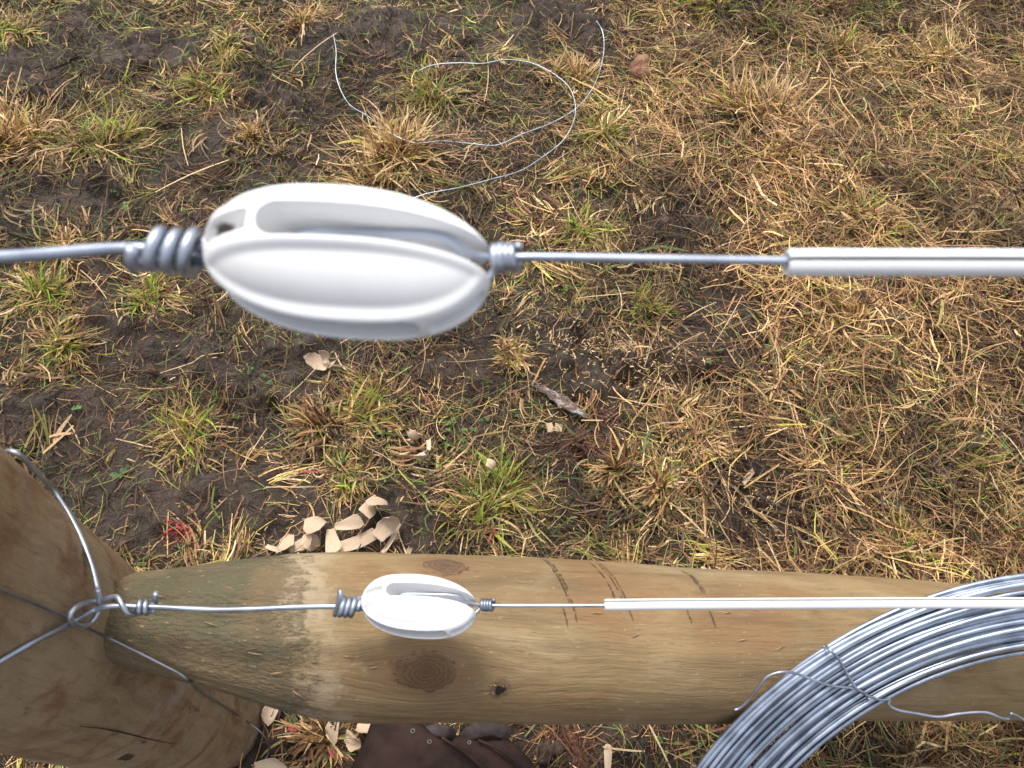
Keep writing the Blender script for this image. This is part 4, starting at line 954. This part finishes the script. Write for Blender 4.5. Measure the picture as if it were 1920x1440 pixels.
def surf(px, py, objs):
    best = None
    for o in objs:
        me = o.data; mw = Matrix.Translation(Vector((0, 0, 0)))
        bv = BVHTree.FromPolygons([v.co for v in me.vertices], [p.vertices for p in me.polygons])
        h = bv.ray_cast(Vector((0, 0, CAM_Z)), Vector(ray(px, py)))
        if h[0] is not None and (best is None or h[3] < best[3]): best = h
    return best
for (px, py, rv) in ((774, 1371, .0042), (805, 1391, .0040), (880, 1393, .0036)):
    h = surf(px, py, [c for c in pr.children if c.name.startswith(('front_panel', 'side_pocket'))])
    if h is None: continue
    c, n_ = np.array(h[0]), np.array(h[1]); n_ = n_ if n_[2] > 0 else -n_; n_ /= np.linalg.norm(n_); s1_ = np.cross(n_, [1., 0, 0]); s1_ /= np.linalg.norm(s1_); s2_ = np.cross(n_, s1_)
    P = [c + n_ * .0008 + rv * .62 * (math.cos(a) * s1_ + math.sin(a) * s2_) for a in np.linspace(0, 2 * math.pi, 20, endpoint=False)]
    v, f = tube_vf(P, [rv * (.22 if i % 2 else .14) for i in range(20)], 6, True); o = mk('rivet', v, f, M_RIVET); adopt(o, pr)
tag(pr, "dark brown leather pouch with metal rivets lying in the grass below the stay", 'leather pouch')

# ---------------------------------------------------------------- blades
PAL = {
 'tan': [(0.42, 0.252, 0.112), (0.58, 0.385, 0.180), (0.31, 0.172, 0.078)],
 'pale': [(0.70, 0.51, 0.29), (0.62, 0.43, 0.23)],
 'brown': [(0.175, 0.088, 0.042), (0.115, 0.057, 0.030), (0.245, 0.132, 0.062)],
 'dark': [(0.042, 0.025, 0.016), (0.026, 0.016, 0.011), (0.062, 0.036, 0.023)],
 'olive': [(0.21, 0.185, 0.055), (0.15, 0.14, 0.045), (0.28, 0.24, 0.08)],
 'green': [(0.13, 0.20, 0.045), (0.17, 0.25, 0.05), (0.09, 0.15, 0.05)],
 'yg': [(0.36, 0.33, 0.065), (0.46, 0.40, 0.10), (0.27, 0.28, 0.05)],
 'bright': [(0.22, 0.40, 0.045), (0.30, 0.46, 0.06), (0.17, 0.33, 0.05)],
 'red': [(0.45, 0.045, 0.06), (0.35, 0.06, 0.06)],
 'rroot': [(0.12, 0.04, 0.025), (0.17, 0.07, 0.04), (0.08, 0.03, 0.02)],
}
PK = list(PAL)
def pick_colors(kinds, probs, n, r=rng):
    """kinds: list of palette names, probs: (n,k) or (k,)"""
    probs = np.asarray(probs, float)
    if probs.ndim == 1: probs = np.tile(probs, (n, 1))
    cs = np.cumsum(probs / probs.sum(1, keepdims=True), 1); u = r.random((n, 1)); k = (u > cs).sum(1).clip(0, len(kinds) - 1)
    out = np.zeros((n, 3))
    for i, name in enumerate(kinds):
        pal = np.array(PAL[name]); m = k == i; out[m] = pal[r.integers(0, len(pal), m.sum())]
    return out * r.uniform(0.72, 1.28, (n, 1)) * r.uniform(0.94, 1.06, (n, 3)), k
def dry(x, y):      # dry bright patches against damp dark ones
    q = np.clip(0.98 + 1.3 * vnoise(x, y, 0.27, 95) + 1.1 * vnoise(x, y, 0.09, 96) + 0.6 * vnoise(x, y, 0.035, 97), 0.28, 1.75); return q[:, None]
def blades(P0, az, el, L, W, bend, drift, cols, S=5, roll=None, kink=None, blunt=0.3, floor=True, tipcol=None, pull=None):
    n = len(P0); seg = L / S; pts = np.zeros((n, S + 1, 3)); pts[:, 0] = P0; A = az.copy(); E = el.copy(); dirs = np.zeros((n, S + 1, 3))
    for k in range(S + 1):
        d = np.stack([np.cos(E) * np.cos(A), np.cos(E) * np.sin(A), np.sin(E)], 1); dirs[:, k] = d
        if k < S:
            pts[:, k + 1] = pts[:, k] + d * seg[:, None]; E = E + bend / S; A = A + drift / S
            if kink is not None: A = A + kink * rng.normal(size=n) * (k == 1 + (n % 2)); E = E + 0.3 * kink * rng.normal(size=n)
    if floor:
        gz_ = ground_z(pts[..., 0].ravel(), pts[..., 1].ravel()).reshape(n, S + 1); pts[..., 2] = np.maximum(pts[..., 2], gz_ + 0.0012 + rng.random((n, 1)) * 0.004)
    side = np.stack([-dirs[..., 1], dirs[..., 0], np.zeros((n, S + 1))], -1); side /= np.maximum(np.linalg.norm(side, axis=-1, keepdims=True), 1e-6)
    if roll is not None:
        nrm = np.cross(dirs, side); side = side * np.cos(roll)[:, None, None] + nrm * np.sin(roll)[:, None, None]
    t = np.linspace(0, 1, S + 1)[None, :]; prof = (1 - (1 - blunt) * t ** 2.2) * (0.65 + 0.35 * np.minimum(1, t * 4)); w = (W[:, None] * prof / 2)[..., None]
    V = np.stack([pts - side * w, pts + side * w], 2).reshape(n * (S + 1) * 2, 3)
    b0 = (np.arange(n) * (S + 1) * 2)[:, None] + (np.arange(S) * 2)[None, :]; b0 = b0.ravel()
    Q = np.stack([b0, b0 + 1, b0 + 3, b0 + 2], 1)
    c = np.repeat(cols[:, None, :], (S + 1) * 2, 1)
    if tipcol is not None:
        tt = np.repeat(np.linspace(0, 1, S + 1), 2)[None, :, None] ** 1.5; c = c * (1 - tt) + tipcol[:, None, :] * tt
    return V, Q, c.reshape(-1, 3)
def join(parts):
    V, Q, Cc = [], [], []; off = 0
    for v, q, c in parts: V.append(v); Q.append(q + off); Cc.append(c); off += len(v)
    return np.concatenate(V), np.concatenate(Q), np.concatenate(Cc)
def in_view(n):   # uniform points over the visible trapezoid of ground plus a margin
    x = rng.uniform(-1.45, 1.85, n); y = rng.uniform(-0.15, 2.35, n)
    keep = (x > -0.74 - 0.32 * (y + .05) - 0.30) & (x < 0.97 + 0.34 * (y + .05) + 0.22)
    inpost = np.hypot(x - POST[0], y - POST[1]) < PR + 0.004
    return x[keep & ~inpost], y[keep & ~inpost]
KL = ['tan', 'pale', 'brown', 'dark', 'olive', 'green', 'yg']
def litter(n, thin, seed):
    x, y = in_view(n); m = mudness(x, y); rt = rightness(x, y)
    cover = np.clip(0.42 + 0.9 * vnoise(x, y, 0.16, 50 + seed) + 0.55 * rt, 0.12, 1) * (1 - 0.88 * m)
    k = rng.random(len(x)) < cover; x, y, m, rt = x[k], y[k], m[k], rt[k]; n = len(x)
    flow = 2 * math.pi * 1.6 * vnoise(x, y, 0.20, 60 + seed) + 1.4 * vnoise(x, y, 0.06, 61)
    az = np.where(rng.random(n) < 0.55, flow + rng.normal(size=n) * 0.5 + math.pi * (rng.random(n) < .5), rng.uniform(0, 2 * math.pi, n))
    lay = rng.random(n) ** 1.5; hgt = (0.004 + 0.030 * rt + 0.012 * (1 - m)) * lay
    z = ground_z(x, y) + 0.001 + hgt
    el = rng.normal(size=n) * 0.16 + 0.05; L_ = (rng.gamma(3.0, 0.014, n) + 0.012) * (0.8 + 0.45 * rt); L_ = np.minimum(L_, 0.16)
    W_ = rng.gamma(3.0, 0.00052, n) + 0.0006 if not thin else rng.uniform(0.0006, 0.0015, n)
    gr = np.clip(0.5 + 1.6 * vnoise(x, y, 0.22, 70), 0, 1) * (1 - 0.6 * rt)
    pr_ = np.stack([0.30 + 0.6 * rt + 0.5 * lay, 0.05 + 0.16 * lay, 0.9 - 0.35 * lay + 0 * x, 2.4 * (1 - lay) + 0.28 + 0.5 * m * (1 - rt), 0.16 + 0.5 * gr * (1 - .5 * rt), 0.06 + 0.34 * gr, 0.05 + 0.25 * gr * lay], 1)  # low blades darker: wet brown straw, plus shade of the gaps painted in
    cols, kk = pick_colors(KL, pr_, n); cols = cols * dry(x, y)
    return blades(np.stack([x, y, z], 1), az, el, L_, W_, rng.normal(size=n) * 0.3 - 0.15, rng.normal(size=n) * 0.55, cols, 5, rng.normal(size=n) * 0.55, 0.30, 0.6)
parts = [litter(135000, False, 0), litter(150000, True, 1)]
def hanks(nh, per):      # combed locks of cut grass lying together
    x, y = in_view(nh * 3); m = mudness(x, y); rt = rightness(x, y); w = (0.25 + 0.75 * rt) * (1 - m) ** 2.2 * np.clip(0.8 + 1.2 * vnoise(x, y, 0.12, 90), 0, 1)
    k = rng.random(len(x)) < w; x, y, rt = x[k][:nh], y[k][:nh], rt[k][:nh]; nh = len(x); idx = np.repeat(np.arange(nh), per); n = len(idx)
    az = rng.uniform(0, 2 * math.pi, nh); dr = rng.normal(size=nh) * .6; be = rng.normal(size=nh) * .3 - .25; hl = rng.uniform(.03, .085, nh); hz = rng.uniform(.006, .03, nh) * (.5 + .8 * rt)
    lat = rng.normal(size=n) * .010; lon = rng.normal(size=n) * .010; X = x[idx] - np.sin(az[idx]) * lat + np.cos(az[idx]) * lon; Y = y[idx] + np.cos(az[idx]) * lat + np.sin(az[idx]) * lon
    kinds = ['tan', 'pale', 'brown', 'olive', 'yg', 'dark']; hp = rng.dirichlet([1.3, .5, 1.3, .4, .35, .5], nh); cols, _ = pick_colors(kinds, hp[idx] + .03, n); cols = cols * dry(X, Y) ** .8
    return blades(np.stack([X, Y, ground_z(X, Y) + hz[idx] * rng.uniform(.4, 1, n)], 1), az[idx] + rng.normal(size=n) * .22, rng.uniform(-.05, .35, n), hl[idx] * rng.uniform(.6, 1.25, n), rng.gamma(4, .00052, n) + .0007,
                  be[idx] + rng.normal(size=n) * .25, dr[idx] + rng.normal(size=n) * .35, cols, 6, rng.normal(size=n) * .5, .10, .4)
parts.append(hanks(2600, 13))
# fallen crumbs of straw on mud
x, y = in_view(75000); m = mudness(x, y); k = rng.random(len(x)) < 0.25 + 0.75 * m; x, y = x[k], y[k]; n = len(x)
cols, _ = pick_colors(['brown', 'tan', 'dark', 'olive', 'pale'], [1, .30, 1.5, .3, .14], n)
parts.append(blades(np.stack([x, y, ground_z(x, y) + .0015], 1), rng.uniform(0, 6.28, n), rng.normal(size=n) * .15, rng.uniform(.004, .028, n), rng.uniform(.0005, .0018, n), rng.normal(size=n) * .4, rng.normal(size=n) * 1.2, cols, 3, rng.normal(size=n) * .6))
V, Q, Cc = join(parts); print('litter quads', len(Q))
o = mk_np('dead_grass', V, Q, M_BLADE, True, Cc); tag(o, "mat of cut brown and tan dead grass lying on the mud", 'grass', kind='stuff')

# short living grass between, leaning everywhere
x, y = in_view(30000); gr = vnoise(x, y, 0.13, 80) + 0.6 * vnoise(x, y, 0.05, 81) - 0.25 * rightness(x, y) + 0.10 * (x < 0.1); k = (gr > 0.10) & (rng.random(len(x)) < 0.75) & (mudness(x, y) < .8)
x, y = x[k], y[k]; n = len(x); cols, _ = pick_colors(['green', 'yg', 'olive', 'bright'], [1, .8, .9, .28], n)
V, Q, Cc = blades(np.stack([x, y, ground_z(x, y)], 1), rng.uniform(0, 6.28, n), rng.uniform(.15, 1.2, n), rng.gamma(4, .0085, n) + .008, rng.gamma(3, .00038, n) + .0006, -rng.uniform(.2, 1.6, n), rng.normal(size=n) * .8, cols, 5, rng.normal(size=n) * .5, .1, .12)
o = mk_np('green_grass', V, Q, M_BLADE, True, Cc); tag(o, "thin short green grass growing through the dead grass", 'grass', kind='stuff')

# tussocks: each one a thing
def tuft(px, py, rp, kind, lab):
    c = onz(px, py); dep = (C3.T @ (c - np.array([0, 0, CAM_Z])))[2]; r = rp * dep / F_PX * 1.12
    dens = {'tan': 5.2, 'yellow': 5.0, 'green': 4.2, 'bright': 4.2, 'brown': 4.2, 'rosette': 1.0}[kind]
    n = int(dens * rp) if kind != 'rosette' else 46
    mixs = {'tan': (['tan', 'pale', 'brown', 'yg'], [1, 1.0, .3, .35]), 'yellow': (['yg', 'pale', 'tan', 'bright'], [1, .6, .7, .12]), 'green': (['yg', 'olive', 'tan', 'bright', 'green', 'pale'], [1, .7, .75, .35, .5, .3]),
            'bright': (['bright', 'yg', 'tan', 'brown', 'green'], [.55, .8, .8, .5, .5]), 'brown': (['brown', 'tan', 'olive', 'dark'], [1, .8, .35, .4]), 'rosette': (['bright', 'green'], [.6, 1])}[kind]
    cols, kk = pick_colors(mixs[0], mixs[1], n); a = rng.uniform(0, 2 * math.pi, n); q = np.sqrt(rng.random(n)) * r * 0.62
    lobes = 1 + 0.35 * np.sin(2 * a + px) + 0.2 * np.sin(5 * a + py); q = q * lobes
    ncr = 3 + int(rp > 50) + int(rp > 80); crx = rng.normal(size=ncr) * r * .30; cry = rng.normal(size=ncr) * r * .26; cri = rng.choice(ncr, n, p=rng.dirichlet(np.ones(ncr) * 2.5))
    q = q * .62; x = c[0] + crx[cri] + q * np.cos(a); y = c[1] + cry[cri] + q * np.sin(a); z = ground_z(x, y) - 0.002 + 0.010 * rightness(x, y)
    main = rng.uniform(0, 6.28)
    az = a + rng.normal(size=n) * 1.0; el = np.clip(1.2 - 1.7 * q / (r * 0.62) + rng.normal(size=n) * 0.42, 0.02, 1.45)
    mainc = rng.uniform(0, 6.28, ncr)[cri]; az = np.where(rng.random(n) < .45, mainc + rng.normal(size=n) * .5, az)
    L_ = r * rng.uniform(0.40, 1.05, n) * (1.0 if kind != 'brown' else 1.3) * (0.8 if kind in ('tan', 'yellow') else 1.0); isg = np.array([m in ('bright', 'green') for m in mixs[0]])[kk]
    L_ = np.where(isg, L_ * 1.0, L_); W_ = rng.gamma(4.5, .00068, n) + .0009
    if kind in ('green', 'bright'): W_ *= 0.8
    bend = -rng.uniform(.1, 1.5, n) * np.where(kind in ('tan', 'yellow'), .7, 1.1)
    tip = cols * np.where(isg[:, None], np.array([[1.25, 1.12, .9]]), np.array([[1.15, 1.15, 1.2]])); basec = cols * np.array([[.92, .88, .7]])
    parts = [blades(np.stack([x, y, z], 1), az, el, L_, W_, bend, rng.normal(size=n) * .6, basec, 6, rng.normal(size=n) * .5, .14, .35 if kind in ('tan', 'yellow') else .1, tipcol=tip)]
    # drooping skirt lying round the clump
    ns = int(n * 0.55); a = rng.uniform(0, 6.28, ns); q = r * rng.uniform(.35, 1.05, ns); x = c[0] + q * np.cos(a); y = c[1] + q * np.sin(a)
    cs, _ = pick_colors(['tan', 'brown', 'pale', 'olive', 'dark'], [1, .9, .3, .5, .25], ns)
    if kind != 'rosette':
        parts.append(blades(np.stack([x, y, ground_z(x, y) + rng.uniform(.002, .016, ns)], 1), a + rng.normal(size=ns) * .6, rng.normal(size=ns) * .2, r * rng.uniform(.4, 1.0, ns), rng.gamma(3, .0006, ns) + .0006, rng.normal(size=ns) * .4 - .2, rng.normal(size=ns) * .9, cs, 5, rng.normal(size=ns) * .5, .15, .4))
    V, Q, Cc = join(parts); b0 = np.array([c[0], c[1], gz(c[0], c[1])]); o = mk_np('grass_tuft', V - b0, Q, M_BLADE, True, Cc); o.location = Vector(b0)
    return tag(o, lab, 'grass tuft', 'grass tufts on the muddy ground')
for tdef in TUFTS: tuft(*tdef)

# long single straws lying on top
ST_ = [(545,135,620,62,.0030),(1740,193,1860,277,.0034),(1842,133,1908,205,.0026),(1172,162,1160,225,.0030),(915,122,918,190,.0024),(1670,60,1735,145,.0026),(1660,95,1690,195,.0030),(1400,540,1340,650,.0022),(520,740,600,690,.0018),
       (1395,915,1460,870,.0048),(430,300,285,350,.0044),(1080,560,1190,545,.0026),(340,240,345,310,.0028),(1205,695,1235,605,.0022),(1140,743,1240,760,.0022),(1090,788,1130,788,.0030),(1160,860,1175,820,.0028),(640,480,700,460,.002),
       (1280,600,1340,560,.0024),(80,850,140,800,.0052),(1480,660,1580,730,.0024),(1600,640,1720,680,.0026),(1640,830,1690,740,.0040),(1700,960,1740,1060,.0026),(1330,1010,1260,940,.0028),(450,880,500,800,.0024),(200,560,160,500,.0026),
       (770,560,640,640,.0024),(1050,340,1120,470,.0022),(300,700,420,660,.0022),(1740,1345,1710,1440,.0060),(1850,1345,1870,1400,.0050),(1210,1345,1260,1440,.0034),(1130,1400,1210,1415,.0036),(590,1345,640,1420,.0035)]
Sp = []
for (xa, ya, xb, yb, w) in ST_:
    A_ = onground(xa, ya, .030); B_ = onground(xb, yb, .028); d = B_ - A_; L_ = np.linalg.norm(d)
    cpal = PAL['pale'][0] if w < .0045 else PAL['tan'][1]
    Sp.append(blades(A_[None], np.array([math.atan2(d[1], d[0])]), np.array([math.asin(np.clip(d[2] / L_, -1, 1))]), np.array([L_]), np.array([w * .8]), np.array([-.05]), np.array([rng.normal() * .12]), np.array([cpal]) * rng.uniform(.8, 1.05), 6, np.array([rng.normal() * .2]), .05, .8))
x0 = None
V, Q, Cc = join(Sp); o = mk_np('dry_stalk', V, Q, M_BLADE, True, Cc); tag(o, "single long pale dry stalks lying across the dead grass", 'grass', kind='stuff')

# shredded reddish bark fibres
def fibres(name, px, py, rx, ry, n, ang, pal, lab, cat, Lr=(.02, .07)):
    c = onground(px, py); k = np.linalg.norm(onz(px + 10, py) - onz(px - 10, py)) / 20; x = c[0] + rng.normal(size=n) * rx * k * .5; y = c[1] + rng.normal(size=n) * ry * k * .6
    cols, _ = pick_colors(pal, np.ones(len(pal)), n)
    V, Q, Cc = blades(np.stack([x, y, ground_z(x, y) + rng.uniform(.001, .014, n)], 1), math.radians(ang) + rng.normal(size=n) * .35 + math.pi * (rng.random(n) < .5), rng.normal(size=n) * .15, rng.uniform(*Lr, n), rng.uniform(.0008, .0026, n), -rng.uniform(0, .5, n), rng.normal(size=n) * .6, cols, 5, rng.normal(size=n) * .6, .15)
    b0 = c; o = mk_np(name, V - b0, Q, M_BLADE, True, Cc); o.location = Vector(b0); return tag(o, lab, cat)
fibres('shredded_bark', 1085, 838, 55, 16, 110, 18, ['rroot', 'rroot', 'brown'], "dark reddish shredded bark fibres below the two small wood chips", 'bark')
fibres('shredded_bark', 1130, 785, 24, 14, 60, -30, ['rroot'], "red brown crumbled bark at the right end of the lichen covered piece", 'bark', (.008, .03))
fibres('shredded_bark', 1035, 1360, 26, 26, 80, 82, ['rroot', 'brown'], "red brown root fibres coming from under the stay right of the pouch", 'root', (.03, .07))
fibres("root_fibre", 1078, 1400, 16, 26, 60, 118, ["rroot", "brown"], "torn reddish root fibres around the root piece below the stay", "root", (.02, .06))
# red paint on grass
fibres('painted_grass', 338, 1003, 26, 13, 70, 20, ['red', 'red', 'rroot'], "patch of grass stained with red marking paint on mud near the post", 'painted grass', (.006, .022))
for (xa, ya, xb, yb, lab) in ((567,884,604,883,"single red stained blade left of the curled shavings"), (928,990,912,1018,"single red stained blade behind the stay in the yellow green tussock"), (540,1366,556,1372,"single red stained blade below the stay near the post foot"), (616,1405,628,1424,"single red stained blade close to the leather pouch")):
    A_ = onground(xa, ya, .022); B_ = onground(xb, yb, .024); d = B_ - A_; L_ = np.linalg.norm(d)
    V, Q, Cc = blades(A_[None], np.array([math.atan2(d[1], d[0])]), np.array([.05]), np.array([L_]), np.array([.004]), np.array([-.1]), np.array([.15]), np.array([PAL['red'][0]]) * .85, 6, np.array([.1]), .05, .2)
    o = mk_np('red_blade', V - A_, Q, M_BLADE, True, Cc); o.location = Vector(A_); tag(o, lab, 'painted grass', 'blades stained with red marking paint')

# sawdust curls and specks
px_ = np.concatenate([rng.normal(1200, 75, 520), rng.normal(1300, 60, 260), rng.normal(1430, 40, 150), rng.normal(1100, 90, 240), rng.uniform(300, 1500, 420), rng.normal(620, 60, 60)])
py_ = np.concatenate([rng.normal(680, 38, 520), rng.normal(735, 28, 260), rng.normal(940, 45, 150), rng.normal(640, 30, 240), rng.uniform(500, 1030, 420), rng.normal(1015, 15, 60)])
P = np.array([onz(a, b_) for a, b_ in zip(px_, py_)]); n = len(P); P[:, 2] = ground_z(P[:, 0], P[:, 1]) + .003
cols, _ = pick_colors(['pale', 'tan'], [1, .5], n)
V, Q, Cc = blades(P, rng.uniform(0, 6.28, n), rng.uniform(-.2, .6, n), rng.gamma(3, .0022, n) + .002, rng.uniform(.0010, .0030, n), rng.normal(size=n) * 1.2, rng.normal(size=n) * 1.8, cols, 4, rng.normal(size=n) * .7, None, .6)
V[:, 2] += .001
o = mk_np('sawdust', V, Q, M_BLADE, True, Cc); tag(o, "scattered pale sawdust and tiny wood curls on the mud", 'sawdust', kind='stuff')

# clover and small weed leaves
CL = [(955,868,1.3),(235,875,.9),(215,890,1.),(240,385,1.3),(228,360,1.1),(840,812,1.),(855,795,.9),(880,805,1.),(905,790,.8),(870,845,.9),(820,830,.9),(710,812,1.),(725,822,.9),(505,715,1.),(1345,658,.8),(1330,672,.7),(985,700,.8),(1120,870,.7),(560,1355,1.1),
      (1240,1392,.9),(335,395,.8),(90,685,1.),(75,700,.9),(610,590,.8),(1250,560,.7),(1285,535,1.2),(880,825,.8),(960,775,.7),(445,785,.8),(1540,720,.7),(130,600,.9),(900,850,.8),(470,700,.8),(645,860,.7),(1010,560,.7),(560,640,.6),(150,770,.8)]
Vc, Qc, Cl = [], [], []
for (px, py, s) in CL:
    for m_ in range(2):
        P = onground(px + rng.normal() * 7, py + rng.normal() * 5, .008); a0 = rng.uniform(0, 6.28); cl = np.array(PAL['green'][rng.integers(0, 3)]) * np.array([.75, .95, .9]) * rng.uniform(.6, 1.05)
        for l in range(3):
            a = a0 + l * 2.09; base = len(Vc); R = .0036 * s * rng.uniform(.7, 1.1); tl = rng.normal() * .25
            cen = P + np.array([math.cos(a) * R, math.sin(a) * R, .0015]); Vc.append(cen + [0, 0, -.0008])
            for k in range(9):
                b_ = 2 * math.pi * k / 9; rr_ = R * (1 - .22 * (k == 0)); Vc.append(cen + np.array([rr_ * math.cos(a + b_), rr_ * math.sin(a + b_), rr_ * math.sin(b_) * tl]))
            for k in range(9): Qc.append((base, base + 1 + k, base + 1 + (k + 1) % 9))
            Cl += [cl] * 10
o = mk_np('clover', np.array(Vc), np.array(Qc), M_BLADE, True, np.array(Cl)); tag(o, "tiny green clover leaves growing in the mud", 'clover', kind='stuff')
